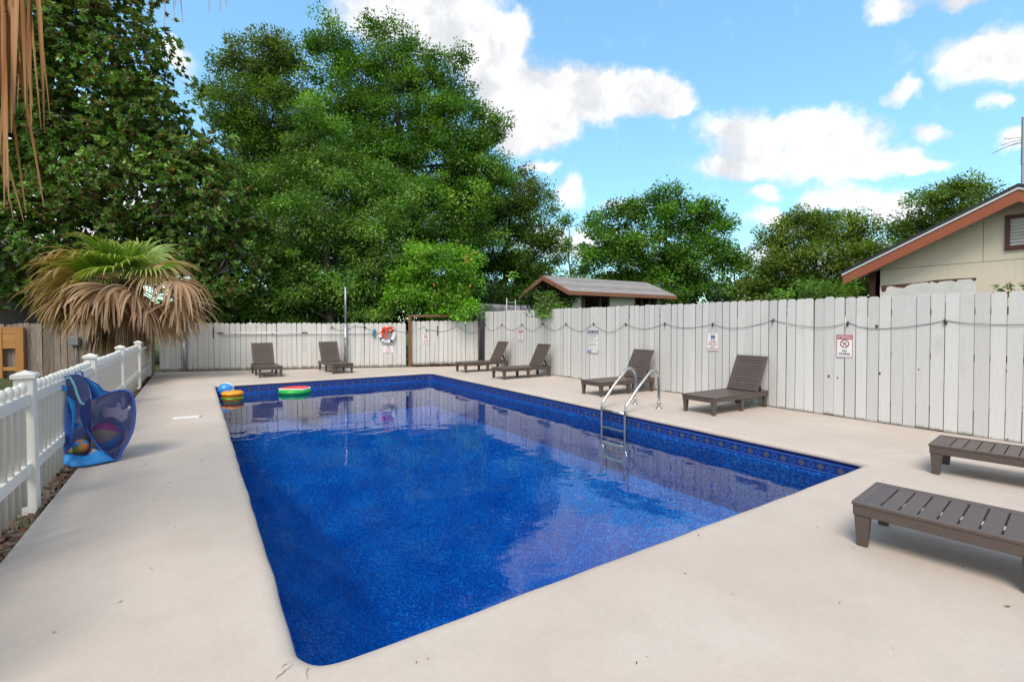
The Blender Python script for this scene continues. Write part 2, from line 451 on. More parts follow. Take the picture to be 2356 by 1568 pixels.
def mesh_fabric(name, dens):
    m, w = new_mat(name)
    uv = w.n('ShaderNodeTexCoord').outputs['Object']
    nz = w.noise(uv, 6.0, 3, 0.5)
    tr = w.n('ShaderNodeBsdfTransparent', {'Color': (0.93, 0.95, 1, 1)}).outputs[0]
    df = principled(w, (0.008, 0.026, 0.17), 0.6)
    f = w.mr(nz.outputs['Fac'], 0.3, 0.7, dens - .07, dens + .08)
    mx = w.n('ShaderNodeMixShader', {0: f, 1: tr, 2: df}).outputs[0]
    return finish(m, w, mx)
mesh_fabric('mesh_fabric', .84)
mesh_fabric('mesh_sheer', .36)

# ------------------------------------------------------------------ mesh helpers
class MB:
    def __init__(self):
        self.v, self.f = [], []
    def add(self, verts, faces):
        o = len(self.v)
        self.v += [tuple(p) for p in verts]
        self.f += [tuple(i + o for i in f) for f in faces]
        return self
    def box(self, c, s, rot=None, taper=1.0):
        x, y, z = s[0] / 2, s[1] / 2, s[2] / 2
        vs_ = []
        for sz in (-1, 1):
            k = taper if sz < 0 else 1.0
            for sx, sy in ((-1, -1), (1, -1), (1, 1), (-1, 1)):
                vs_.append(Vector((sx * x * k, sy * y * k, sz * z)))
        if rot is not None:
            vs_ = [rot @ p for p in vs_]
        c = Vector(c)
        return self.add([p + c for p in vs_], [(3, 2, 1, 0), (4, 5, 6, 7), (0, 1, 5, 4), (1, 2, 6, 5), (2, 3, 7, 6), (3, 0, 4, 7)])
    def bar(self, a, b, w, h, up=Vector((0, 0, 1))):
        a, b = Vector(a), Vector(b)
        d = (b - a).normalized()
        s = d.cross(up).normalized()
        u = s.cross(d)
        m = Matrix((s, d, u)).transposed()
        return self.box((a + b) / 2, (w, (b - a).length, h), m)
    def tube(self, pts, r, n=8, close=False, cap=True):
        pts = [Vector(p) for p in pts]
        k = len(pts)
        rs = r if isinstance(r, (list, tuple)) else [r] * k
        vs_, fs = [], []
        prev = None
        for i, p in enumerate(pts):
            if close:
                d = (pts[(i + 1) % k] - pts[i - 1]).normalized()
            else:
                d = (pts[min(i + 1, k - 1)] - pts[max(i - 1, 0)]).normalized()
            if prev is None:
                ref = Vector((0, 0, 1)) if abs(d.z) < 0.9 else Vector((1, 0, 0))
                s = d.cross(ref).normalized()
            else:
                s = (prev - d * prev.dot(d)).normalized()
            prev = s
            t = d.cross(s)
            for j in range(n):
                a = 2 * math.pi * j / n
                vs_.append(p + (s * math.cos(a) + t * math.sin(a)) * rs[i])
        for i in range(k if close else k - 1):
            for j in range(n):
                a, b = i * n + j, i * n + (j + 1) % n
                c, d = ((i + 1) % k) * n + (j + 1) % n, ((i + 1) % k) * n + j
                fs.append((a, b, c, d))
        if cap and not close:
            fs.append(tuple(range(n - 1, -1, -1)))
            fs.append(tuple((k - 1) * n + j for j in range(n)))
        return self.add(vs_, fs)
    def lathe(self, prof, n=16, c=(0, 0, 0), rot=None):
        vs_, fs = [], []
        for (r, z) in prof:
            for j in range(n):
                a = 2 * math.pi * j / n
                p = Vector((r * math.cos(a), r * math.sin(a), z))
                if rot is not None:
                    p = rot @ p
                vs_.append(p + Vector(c))
        for i in range(len(prof) - 1):
            for j in range(n):
                fs.append((i * n + j, i * n + (j + 1) % n, (i + 1) * n + (j + 1) % n, (i + 1) * n + j))
        fs.append(tuple(range(n - 1, -1, -1)))
        fs.append(tuple((len(prof) - 1) * n + j for j in range(n)))
        return self.add(vs_, fs)
    def prism(self, poly, y0, y1, plane='xz'):
        n = len(poly)
        def mk(p, t):
            return (p[0], t, p[1]) if plane == 'xz' else ((p[0], p[1], t) if plane == 'xy' else (t, p[0], p[1]))
        vs_ = [mk(p, y0) for p in poly] + [mk(p, y1) for p in poly]
        fs = [tuple(range(n)), tuple(range(2 * n - 1, n - 1, -1))]
        for i in range(n):
            j = (i + 1) % n
            fs.append((i, i + n, j + n, j))
        return self.add(vs_, fs)
    def torus(self, Rr, r, n=32, m=12, c=(0, 0, 0), rot=None, a0=0, a1=2 * math.pi, f=None, sq=1.0):
        full = abs(a1 - a0 - 2 * math.pi) < 1e-6
        k = n if full else n + 1
        vs_, fs = [], []
        for i in range(k):
            a = a0 + (a1 - a0) * i / n
            for j in range(m):
                b = 2 * math.pi * j / m
                rr = r if f is None else r * f(a, b)
                p = Vector(((Rr + rr * math.cos(b)) * math.cos(a), (Rr + rr * math.cos(b)) * math.sin(a), rr * sq * math.sin(b)))
                if rot is not None:
                    p = rot @ p
                vs_.append(p + Vector(c))
        for i in range(n):
            i2 = (i + 1) % k
            for j in range(m):
                fs.append((i * m + j, i2 * m + j, i2 * m + (j + 1) % m, i * m + (j + 1) % m))
        return self.add(vs_, fs)
    def mesh(self, name, mat, smooth=False, bevel=0.0):
        me = bpy.data.meshes.new(name)
        me.from_pydata(self.v, [], self.f)
        bm = bmesh.new()
        bm.from_mesh(me)
        bmesh.ops.recalc_face_normals(bm, faces=bm.faces)
        if bevel:
            es = [e for e in bm.edges if len(e.link_faces) == 2 and e.calc_face_angle(0) > 0.5]
            bmesh.ops.bevel(bm, geom=es, offset=bevel, segments=1, affect='EDGES', clamp_overlap=True)
        bm.to_mesh(me)
        bm.free()
        if smooth:
            me.polygons.foreach_set('use_smooth', [True] * len(me.polygons))
        if mat:
            me.materials.append(MATS[mat] if isinstance(mat, str) else mat)
        return me
    def build(self, name, mat, parent=None, smooth=False, bevel=0.0, label=None):
        return obj(name, self.mesh(name, mat, smooth, bevel), parent, label=label)

def obj(name, me, parent=None, loc=(0, 0, 0), rot=(0, 0, 0), label=None):
    o = bpy.data.objects.new(name, me)
    col.objects.link(o)
    o.location = loc
    o.rotation_euler = rot
    if parent is not None:
        o.parent = parent
    if label:
        o['label'] = label
    return o
def tag(o, label, cat, group=None, kind=None):
    if label:
        o['label'] = label
    if cat:
        o['category'] = cat
    if group:
        o['group'] = group
    if kind:
        o['kind'] = kind
    return o
def thing(name, label, cat, loc=(0, 0, 0), rotz=0.0, group=None, rot=None):
    o = bpy.data.objects.new(name, None)
    o.empty_display_size = 0.2
    col.objects.link(o)
    o.location = loc
    o.rotation_euler = rot if rot else (0, 0, rotz)
    return tag(o, label, cat, group)
def struct(o, kind='structure'):
    o['kind'] = kind
    return o
def copy_tree(o, parent=None):
    c = o.copy()
    col.objects.link(c)
    c.parent = parent
    for ch in list(o.children):
        copy_tree(ch, c)
    return c
def raw_mesh(name, verts, faces_flat, nper, mat, cols=None, smooth=False):
    """verts (N,3), faces_flat int array of faces with nper corners each, cols (N,3) per vertex"""
    me = bpy.data.meshes.new(name)
    nf = len(faces_flat) // nper
    me.vertices.add(len(verts))
    me.vertices.foreach_set('co', np.asarray(verts, dtype=np.float32).ravel())
    me.loops.add(len(faces_flat))
    me.loops.foreach_set('vertex_index', np.asarray(faces_flat, dtype=np.int32))
    me.polygons.add(nf)
    me.polygons.foreach_set('loop_start', np.arange(0, nf * nper, nper, dtype=np.int32))
    me.polygons.foreach_set('loop_total', np.full(nf, nper, dtype=np.int32))
    if smooth:
        me.polygons.foreach_set('use_smooth', np.ones(nf, dtype=bool))
    me.update(calc_edges=True)
    if cols is not None:
        ca = me.color_attributes.new('Col', 'FLOAT_COLOR', 'POINT')
        c4 = np.ones((len(verts), 4), dtype=np.float32)
        c4[:, :3] = cols
        ca.data.foreach_set('color', c4.ravel())
    me.materials.append(MATS[mat])
    return me

S = 3245.0 / 2356.0
def sp(x, y):                                # photograph pixel -> working pixel
    return x / S, y / S

# ------------------------------------------------------------------ ground, deck, pool
PU0, PU1, PV0, PV1 = 0.37, 5.83, 2.15, 13.25
WATER_Z = -0.265
SOIL_Z = -0.08
g = MB()
gp = [(-300, -300), (300, -300), (300, 500), (-300, 500)]
hole = [(-0.9, -3.9), (8.3, -3.9), (8.3, 13.9), (-0.9, 13.9)]
pts = [Vector((x, y, SOIL_Z)) for x, y in gp]
hpts = [Vector((x, y, SOIL_Z)) for x, y in hole]
tri = tessellate_polygon([pts, hpts])
g.add(pts + hpts, tri)
struct(g.build('ground', 'ground_grass'))

def outline(off, radii=(0.17, 0.15, 0.13, 0.13), n=9, step=0.12, wob=0.0):
    """rounded pool outline, counter-clockwise, with matching point counts for every offset"""
    cs = [(PU0, PV0, math.pi), (PU1, PV0, 1.5 * math.pi), (PU1, PV1, 0), (PU0, PV1, 0.5 * math.pi)]
    sg = [(1, 1), (-1, 1), (-1, -1), (1, -1)]
    arcs = []
    for (x, y, a0), (sx, sy), r in zip(cs, sg, radii):
        arcs.append([(x + sx * r + (r + off) * math.cos(a0 + i * math.pi / 2 / (n - 1)),
                      y + sy * r + (r + off) * math.sin(a0 + i * math.pi / 2 / (n - 1))) for i in range(n)])
    out = []
    for k in range(4):
        out += arcs[k]
        a, b = arcs[k][-1], arcs[(k + 1) % 4][0]
        m = 46 if k % 2 == 0 else 92
        out += [(a[0] + (b[0] - a[0]) * i / m, a[1] + (b[1] - a[1]) * i / m) for i in range(1, m)]
    return out
wobr = random.Random(3)
base_o = outline(0)
NO = len(base_o)
wv_ = [sum(math.sin(2 * math.pi * k * i / NO + ph) * am for k, ph, am in ((9, 1, .002), (23, 2, .0022), (41, 4, .002), (67, 1.3, .002))) for i in range(NO)]
def ring(off, z):
    o0, o1 = outline(off), outline(off + 0.01)
    res = []
    for i in range(NO):
        dx, dy = (o1[i][0] - o0[i][0]) * 100, (o1[i][1] - o0[i][1]) * 100
        res.append(Vector((o0[i][0] + dx * wv_[i], o0[i][1] + dy * wv_[i], z)))
    return res
FA, FD = Vector((-0.33, 17.55, 0)), Vector((0.942, -0.337, 0)).normalized()     # the far fence line
FN = Vector((FD.y, -FD.x, 0))                                                    # its normal, towards the pool
RU = 8.3                                                                         # the right fence line
def far_v(u):
    return FA.y + (u - FA.x) / FD.x * FD.y
dk = MB()
prof = [(0.085, 0.0), (0.06, -0.002), (0.035, -0.009), (0.014, -0.022), (0.002, -0.042), (0.004, -0.058), (0.03, -0.068)]
rings = [ring(o, z) for o, z in prof]
outer = [Vector((-1.0, -4, 0)), Vector((RU + 0.1, -4, 0)), Vector((RU + 0.1, far_v(RU + .1) - 0.02, 0)), Vector((5.95, far_v(5.95) - 0.1, 0)), Vector((-1.0, far_v(-1) - 0.1, 0))]
top = tessellate_polygon([outer, rings[0]])
dk.add(outer + rings[0], top)
o0 = len(outer)
allv = [p for r_ in rings for p in r_]
fs = []
for k in range(len(rings) - 1):
    for i in range(NO):
        j = (i + 1) % NO
        fs.append((k * NO + i, k * NO + j, (k + 1) * NO + j, (k + 1) * NO + i))
dk.add(allv, fs)
skirt = [p + Vector((0, 0, -0.14)) for p in outer]
dk.add(outer + skirt, [(i, (i + 1) % 5, (i + 1) % 5 + 5, i + 5) for i in range(5)])
bm = bmesh.new()
me = bpy.data.meshes.new('pool_deck')
me.from_pydata(dk.v, [], dk.f)
bm.from_mesh(me)
bmesh.ops.remove_doubles(bm, verts=bm.verts, dist=1e-4)
bmesh.ops.recalc_face_normals(bm, faces=bm.faces)
for f_ in bm.faces:
    f_.smooth = any(v.co.z < -0.001 and v.co.z > -0.1 for v in f_.verts)
bm.to_mesh(me)
bm.free()
me.materials.append(MATS['deck_concrete'])
deck = struct(obj('pool_deck', me))

# liner wall with its printed border, floor of the pool
zs = [-0.05, -0.062, -0.12, -0.24, -0.5, -1.0]
wl = [[Vector((x, y, z)) for x, y in outline(0.03)] for z in zs]
per = [0.0]
for i in range(NO):
    per.append(per[-1] + (wl[0][(i + 1) % NO] - wl[0][i]).length)
me = bpy.data.meshes.new('pool_liner_wall')
vv = [p for r_ in wl for p in r_]
ff, uvs = [], []
for k in range(len(zs) - 1):
    for i in range(NO):
        j = (i + 1) % NO
        ff.append((k * NO + i, k * NO + j, (k + 1) * NO + j, (k + 1) * NO + i))
        uvs += [(per[i], -zs[k]), (per[i + 1], -zs[k]), (per[i + 1], -zs[k + 1]), (per[i], -zs[k + 1])]
me.from_pydata(vv, [], ff)
ul = me.uv_layers.new(name='UVMap')
ul.data.foreach_set('uv', np.array(uvs, dtype=np.float32).ravel())
me.polygons.foreach_set('use_smooth', [True] * len(ff))
me.materials.append(MATS['liner_border'])
struct(obj('pool_wall', me))
nx, ny = 56, 112
vv, ff = [], []
for j in range(ny + 1):
    for i in range(nx + 1):
        u = PU0 - .03 + (PU1 - PU0 + .06) * i / nx
        v = PV0 - .03 + (PV1 - PV0 + .06) * j / ny
        k = min(1, (u - .34) / 1.5, (5.86 - u) / 1.3, (v - 2.12) / 1.4, (13.28 - v) / 5.0)
        vv.append((u, v, -1.0 - 1.15 * max(0, k)))
for j in range(ny):
    for i in range(nx):
        a = j * (nx + 1) + i
        ff.append((a, a + 1, a + nx + 2, a + nx + 1))
me = bpy.data.meshes.new('pool_floor')
me.from_pydata(vv, [], ff)
me.polygons.foreach_set('use_smooth', [True] * len(ff))
me.materials.append(MATS['liner_mottled'])
struct(obj('pool_floor', me))
wm = MB()
wo = outline(0.028)
wo = outline(0.2)
wm.add([(x, y, WATER_Z) for x, y in wo] + [(x, y, -2.6) for x, y in wo], [tuple(range(NO)), tuple(range(2 * NO - 1, NO - 1, -1))] + [(i, i + NO, (i + 1) % NO + NO, (i + 1) % NO) for i in range(NO)])
struct(wm.build('pool_water', 'water'))

# cracks in the deck and the small litter lying on it
def ribbon(pts_, w_, z):
    m = MB()
    vs_ = []
    for i, p in enumerate(pts_):
        d = Vector(pts_[min(i + 1, len(pts_) - 1)]) - Vector(pts_[max(i - 1, 0)])
        nrm = Vector((-d.y, d.x)).normalized()
        ww = w_ * (0.4 + 0.6 * math.sin(math.pi * (i + .3) / len(pts_))) * random.uniform(.6, 1.3)
        vs_ += [(p[0] + nrm.x * ww, p[1] + nrm.y * ww, z), (p[0] - nrm.x * ww, p[1] - nrm.y * ww, z)]
    m.add(vs_, [(2 * i, 2 * i + 1, 2 * i + 3, 2 * i + 2) for i in range(len(pts_) - 1)])
    return m
def crack(pix, w_):
    ps = []
    for a, b in zip(pix[:-1], pix[1:]):
        pa, pb = on_z(*sp(*a)), on_z(*sp(*b))
        for i in range(6):
            q = pa.lerp(pb, i / 6)
            ps.append((q.x + random.gauss(0, .004), q.y + random.gauss(0, .004)))
    return ribbon(ps, w_, 0.003)
crack([(930, 2102), (905, 2125), (885, 2140), (872, 2155)], 0.0016).build('crack', 'crack', deck)
crack([(920, 2095), (905, 2103), (893, 2112)], 0.001).build('crack', 'crack', deck)
crack([(980, 2112), (972, 2130), (975, 2158)], 0.0012).build('crack', 'crack', deck)
crack([(2735, 1440), (2840, 1436), (2950, 1425)], 0.0015).build('crack', 'crack', deck)

def litter():
    vs_, fs_, cs_ = [], [], []
    r_ = random.Random(5)
    for k in range(260):
        for _ in range(50):
            u, v = r_.uniform(-0.9, 8.2), r_.uniform(-1.5, 16.5)
            if v < far_v(u) - .2 and not (PU0 - .1 < u < PU1 + .1 and PV0 - .1 < v < PV1 + .1):
                break
        l = r_.uniform(.008, .03) if k % 6 else r_.uniform(.03, .05)
        wd = l * r_.uniform(.08, .35)
        a = r_.uniform(0, 6.28)
        d, n = Vector((math.cos(a), math.sin(a), 0)), Vector((-math.sin(a), math.cos(a), 0))
        c = Vector((u, v, .004))
        b = len(vs_)
        vs_ += [c - d * l / 2, c + n * wd / 2 + Vector((0, 0, .004)), c + d * l / 2 + Vector((0, 0, .006)), c - n * wd / 2]
        fs_ += [b, b + 1, b + 2, b + 3]
        kk = r_.choice([(.10, .06, .035), (.16, .10, .05), (.08, .055, .04), (.22, .17, .09)])
        cs_ += [kk] * 4
    return raw_mesh('leaf_litter', np.array(vs_), np.array(fs_), 4, 'mulch_chips', np.array(cs_))
tag(obj('leaf_litter', litter()), 'dry leaf and twig litter scattered over the pale deck', 'leaf litter', kind='stuff')

# skimmer cover let into the deck
p = on_z(430, 960)
sk = thing('skimmer_cover', 'white rectangular skimmer cover plate lying flush in the deck', 'cover', (p.x, p.y, 0), 0.0)
MB().box((0, 0, .004), (.36, .2, .008)).build('plate', 'plastic_lid', sk, bevel=.003)
MB().box((0.17, -.05, .007), (.03, .05, .012)).build('finger_notch', 'dark_metal', sk)

# soil strip, mulch and weeds along the picket fence
def mulch():
    r_ = np.random.default_rng(4)
    n = 15000
    c = np.stack([r_.uniform(-2.3, -1.0, n), r_.uniform(1.0, 17.5, n), SOIL_Z + np.abs(r_.normal(0, .02, n)) + .004], 1)
    k = int(n * .12)
    u = r_.uniform(6.0, 8.25, k)
    vv_ = FA.y + (u - FA.x) / FD.x * FD.y
    c[:k] = np.stack([u, vv_ - np.abs(r_.normal(0, .09, k)) - .01, np.abs(r_.normal(0, .02, k)) + .004], 1)
    a = r_.uniform(0, 6.28, n)
    l = r_.uniform(.012, .045, n)
    w_ = l * r_.uniform(.15, .45, n)
    el = r_.normal(0, .45, n)
    d = np.stack([np.cos(a) * np.cos(el), np.sin(a) * np.cos(el), np.sin(el)], 1)
    s = np.stack([-np.sin(a), np.cos(a), r_.normal(0, .3, n)], 1)
    V = np.stack([c - d * l[:, None], c + s * w_[:, None], c + d * l[:, None], c - s * w_[:, None]], 1)
    pal = np.array([(.055, .025, .015), (.09, .04, .025), (.035, .018, .012), (.14, .075, .045)])
    C = np.repeat(pal[r_.integers(0, 4, n)], 4, axis=0)
    return raw_mesh('mulch', V.reshape(-1, 3), np.arange(4 * n), 4, 'mulch_chips', C)
tag(obj('mulch', mulch()), 'dark brown bark mulch in the strip under the picket fence', 'mulch', kind='stuff')
sb = MB()
sb.box((-1.75, 8, SOIL_Z - .02), (1.5, 20, .05))
struct(sb.build('soil_bed', 'soil'))
def blades(name, label, spots, hgt, cols_, seed, per=26, spread=.07, wid=.004):
    r_ = np.random.default_rng(seed)
    V, F, C = [], [], []
    for (x, y, z) in spots:
        for _ in range(per):
            a = r_.uniform(0, 6.28)
            h = hgt * r_.uniform(.4, 1.1)
            lean = r_.uniform(.1, .9)
            b = np.array([x + r_.normal(0, spread), y + r_.normal(0, spread), z])
            d = np.array([math.cos(a), math.sin(a), 0])
            s = np.array([-d[1], d[0], 0]) * wid
            k = len(V)
            q1 = b + d * lean * h * .3 + np.array([0, 0, h * .6])
            q2 = b + d * lean * h + np.array([0, 0, h * (1 - .45 * lean)])
            V += [b - s, b + s, q1 + s * .8, q1 - s * .8, q2 + s * .2, q2 - s * .2]
            F += [k, k + 1, k + 2, k + 3, k + 3, k + 2, k + 4, k + 5]
            c = np.array(cols_[r_.integers(0, len(cols_))])
            C += [c] * 6
    o = obj(name, raw_mesh(name, np.array(V), np.array(F), 4, 'leaf', np.array(C)))
    return tag(o, label, 'grass', kind='stuff')
r_ = random.Random(8)
sps = [(r_.uniform(-1.35, -1.04), r_.uniform(3.6, 6.6), SOIL_Z) for _ in range(16)] + [(-1.06, 9.9, SOIL_Z), (-1.07, 10.1, SOIL_Z), (-1.05, 13.2, SOIL_Z), (-1.08, 14.7, SOIL_Z)]
blades('weeds', 'thin green weeds sprouting from the mulch by the picket fence', sps, .12, [(.09, .14, .03), (.14, .16, .05), (.2, .17, .09)], 3, per=14)

# ------------------------------------------------------------------ board fences
def board_mesh(w_, h, t, ear, rnd=False, seed=0):
    r_ = random.Random(seed)
    if rnd:
        pl = [(-w_ / 2, 0), (w_ / 2, 0), (w_ / 2, h - ear), (w_ / 2 - ear * .3, h - ear * .38), (w_ / 2 - ear, h), (-w_ / 2 + ear, h), (-w_ / 2 + ear * .3, h - ear * .38), (-w_ / 2, h - ear)]
    else:
        pl = [(-w_ / 2, 0), (w_ / 2, 0), (w_ / 2, h - ear), (w_ / 2 - ear, h), (-w_ / 2 + ear, h), (-w_ / 2, h - ear)]
    m = MB()
    # two slices so that a board can bow a little along its length
    pl2 = []
    for x, z in pl:
        pl2.append((x + r_.gauss(0, .0012), z))
    m.prism(pl2, 0, t)
    return m
def board_data(mat, *a):
    me_ = board_mesh(*a).mesh('board', mat)
    me_.materials.append(MATS['old_dark_wood'])          # dark bare edges: shade of the gaps painted into their colour
    for p_ in me_.polygons:
        if abs(p_.normal.x) > .95:
            p_.material_index = 1
    return me_
def fence(name, label, A, D, length, mat, h, z0, pitch=.1465, w_=.1385, ear=.03, rnd=False, jz=.006, lean=.004, seed=1, rails=(.25, .95, 1.5), skip=(), gapj=.0015, posts=True, back=True):
    rotz = math.atan2(D.y, D.x)
    t = thing(name, label, 'fence', A, rotz)
    r_ = random.Random(seed)
    meshes = [board_data(mat, w_ + r_.uniform(-.002, .002), h + r_.uniform(-.004, .004), .016 + r_.uniform(0, .002), ear, rnd, k) for k in range(6)]
    n = int(length / pitch)
    for i in range(n):
        x = (i + .5) * pitch
        if any(a <= x <= b for a, b in skip):
            continue
        obj('board', meshes[r_.randrange(6)], t, (x + r_.gauss(0, gapj), r_.uniform(-.003, .003), z0 + r_.gauss(0, jz)),
            (r_.gauss(0, .002), r_.gauss(0, lean), r_.gauss(0, .012)))
    if back:
        for z in rails:
            MB().box((length / 2, .045, z), (length, .045, .09)).build('rail', 'old_dark_wood', t)
        x = .1
        while x < length:
            MB().box((x, .115, h / 2 - .1), (.09, .09, h)).build('post', 'old_dark_wood', t)
            x += 2.4
    return t
RF_A = Vector((RU, 14.36, 0))
tall = fence('board_fence', 'tall white dog-ear board fence running behind the four reclining loungers and warning signs', RF_A, Vector((0, -1, 0)), 17.6, 'white_paint', 1.83, .015, seed=2, rails=(.28, 1.0, 1.6), jz=.007, lean=.003, gapj=.002)
FL = (5.93 + .85 - .33 + .33) / FD.x
far_start = FA + FD * (-.62)
far_len = (5.9 - far_start.x) / FD.x
fence('board_fence', 'low white board fence behind the two upright loungers, life ring hanging on it', far_start, FD, far_len, 'white_paint_far', 1.445, .01, rnd=True, ear=.04, seed=5, rails=(.25, 1.15), jz=.006, lean=.004)
wf_len = 8.0
wf = fence('board_fence', 'unpainted weathered brown board fence behind the palm', far_start - FD * (wf_len + .02), FD, wf_len, 'weathered_wood', 1.50, -.06, rnd=True, ear=.04, seed=9, rails=(.25, 1.15), jz=.012, lean=.006, gapj=.003)

FROT = math.atan2(FD.y, FD.x)
KNOTS = [(380, 878, .022), (465, 893, .014), (867, 853, .02), (838, 405, .03), (1240, 815, .013), (2090, 1480, .01)]
RROT = -math.pi / 2
def fpt(px, py, off=0.0):
    return on_plane(px, py, FA + FN * off, FN)
def rpt(px, py, off=0.0):
    return on_plane(px, py, Vector((RU - off, 0, 0)), Vector((1, 0, 0)))

for kx, ky, kr in KNOTS:
    q = rpt(*sp(2500 + kx * .3317, 900 + ky * .3317), .0045) - RF_A
    q = Vector((-q.y, q.x, q.z))
    mk = MB()
    mk.add([(q.x + kr * .7 * math.cos(i * .628) * (1 + .2 * math.sin(i * 2.)), q.y, q.z + kr * math.sin(i * .628)) for i in range(10)], [tuple(range(10))])
    mk.build('knot_hole', 'old_dark_wood', tall)
# gate in the corner and its post frame
gp0, gp1 = FA + FD * ((6.02 - FA.x) / FD.x), FA + FD * ((8.14 - FA.x) / FD.x)
gl = (gp1 - gp0).length
gt = thing('board_gate', 'white board gate in the fence corner under the flowering vine', 'gate', gp0, FROT)
r_ = random.Random(21)
gm = [board_data('white_paint_far', .139 + r_.uniform(-.002, .002), 1.475, .016, .04, True, 40 + k) for k in range(4)]
ng = int(gl / .146)
for i in range(ng):
    obj('board', gm[i % 4], gt, ((i + .5) * gl / ng, r_.uniform(-.002, .002), .045 + r_.gauss(0, .006) + .02 * i / ng), (0, r_.gauss(0, .004), 0))
MB().box((gl / 2, .045, .3), (gl, .045, .09)).build('rail', 'old_dark_wood', gt)
MB().box((gl / 2, .045, 1.25), (gl, .045, .09)).build('rail', 'old_dark_wood', gt)
q = fpt(*sp(960 + 1673 * .2547, 960 + 345 * .2547))
lx = (q - gp0).dot(FD)
MB().box((lx, -.008, q.z), (.03, .012, .34)).build('hinge_strap', 'rusty', gt, bevel=.003)
pf = thing('gate_frame', 'brown timber gate post and crossbeam beside the white board gate', 'gate frame', gp0, FROT)
MB().box((-.06, -.06, .86), (.10, .09, 1.72)).build('post', 'brown_post', pf, bevel=.006)
MB().box((.95, -.05, 1.69), (1.92, .045, .07)).build('crossbeam', 'brown_post', pf, bevel=.004)
pp = thing('pipe_post', 'slim brown metal pipe post where the two white fences meet', 'post', gp1 - FD * -.02 + FN * .07, FROT)
MB().tube([(0, 0, 0), (0, 0, 1.62)], .042, 12).build('pipe', 'pipe_brown', pp, smooth=True)
MB().tube([(0, 0, .72), (0, 0, .76)], .052, 12).build('clamp', 'pipe_brown', pp)
MB().tube([(0, 0, .16), (0, 0, .20)], .052, 12).build('clamp', 'pipe_brown', pp)

# galvanised poles at the far fence
def pole(px, top_py, label, r0):
    q = fpt(px, 760, .07)
    zt = fpt(px, top_py, .07).z
    t = thing('metal_pole', label, 'pole', (q.x, q.y, 0), FROT)
    MB().tube([(0, 0, 0), (0, 0, zt * .55)], r0, 12).build('lower_tube', 'galvanised', t, smooth=True)
    MB().tube([(0, 0, zt * .55), (0.004, 0, zt)], r0 * .62, 12).build('upper_tube', 'galvanised', t, smooth=True)
    for z in (.45, .95):
        MB().tube([(0, 0, z), (0, 0, z + .03)], r0 * 1.25, 12).build('strap', 'galvanised', t)
    return t
t = pole(795, 660, 'tall galvanised metal pole standing behind the lounger near the life ring', .055)
MB().tube([(-.03, -.03, 1.5), (-.045, -.04, 1.8), (-.03, -.035, 2.0), (-.04, -.04, 2.3), (-.02, -.02, 2.45)], .006, 6).build('cable', 'cable_dark', t)
pole(424, 722, 'galvanised fence post half hidden by hanging dead palm leaves', .05)

# pool pole with brush hung on the far fence
a, b = fpt(*sp(692, 1055.5), .05), fpt(*sp(1185, 1053), .05)
t = thing('pool_pole', 'long white telescopic pool pole with blue brush hung on the fence', 'pool pole', a, 0)
L_ = b - a
MB().tube([Vector((0, 0, 0)) + L_ * .02, L_ * .55], .016, 10).build('outer_tube', 'fiberglass_white', t, smooth=True)
MB().tube([L_ * .55, L_ * .985], .0125, 10).build('inner_tube', 'fiberglass_white', t, smooth=True)
MB().tube([L_ * -.005, L_ * .03], .021, 10).build('grip', 'dark_metal', t, smooth=True)
MB().tube([L_ * .52, L_ * .555], .021, 10).build('lock_collar', 'dark_metal', t, smooth=True)
bl = MB()
poly = [(-.03, .02), (.0, .11), (.045, .12), (.05, .02), (.03, -.09), (.005, -.16), (-.035, -.13), (-.045, -.04)]
bl.prism(poly, -.03, .03)
bo = bl.build('brush_head', 'brush_blue', t, bevel=.006)
bo.location = L_ * 1.0
bo.rotation_euler = (0, 0, FROT)
for k in (.1, .33, .8):
    hk = MB().box((0, 0, 0), (.012, .06, .05)).build('hook', 'dark_metal', t)
    hk.location = L_ * k + Vector((0, 0, -.02)) - FN * .02

# rusty strap on the far fence, electric box and cedar frame on the weathered fence
q = fpt(*sp(676, 1053), .006)
so_ = MB().prism([(-.014, -.17), (.012, -.175), (.016, -.05), (.01, .05), (.015, .17), (-.012, .165), (-.016, .02)], -.005, .005).build('iron_strap', 'rusty')
so_.location, so_.rotation_euler = q, (0, 0, FROT)
tag(so_, 'rusty iron strap screwed to the far white fence by the pole grip', 'strap')
q = fpt(*sp(242, 1080), .0)
t = thing('junction_box', 'grey electrical box with conduit on the weathered brown fence', 'box', q + FN * .06, FROT)
MB().box((0, 0, 0), (.24, .11, .25)).build('housing', 'grey_box', t, bevel=.012)
MB().box((0, -.062, 0), (.21, .015, .22)).build('cover', 'grey_box', t, bevel=.004)
MB().tube([(.02, 0, -.12), (.02, 0, -1.1)], .016, 8).build('conduit', 'grey_box', t, smooth=True)
q = fpt(0, 800, .09)
t = thing('cedar_frame', 'new orange cedar timber frame standing against the weathered fence', 'timber frame', (q.x, q.y, SOIL_Z), FROT)
q2 = fpt(50, 800, .09)
wx = (q2 - q).dot(FD)
zt = fpt(30, 752, .09).z - SOIL_Z
MB().box((wx - .03, 0, zt / 2), (.19, .09, zt)).build('upright', 'cedar', t, bevel=.004)
MB().box((-.02, 0, zt / 2), (.19, .09, zt)).build('upright', 'cedar', t, bevel=.004)
for k in range(3):
    MB().box((wx / 2 - .02, -.012, zt - .10 - k * .2), (wx - .19, .04, .192)).build('board', 'cedar_flat', t, bevel=.003)
MB().box((wx / 2 - .02, -.012, zt - 1.16), (wx - .19, .04, .10)).build('board', 'cedar_flat', t, bevel=.003)

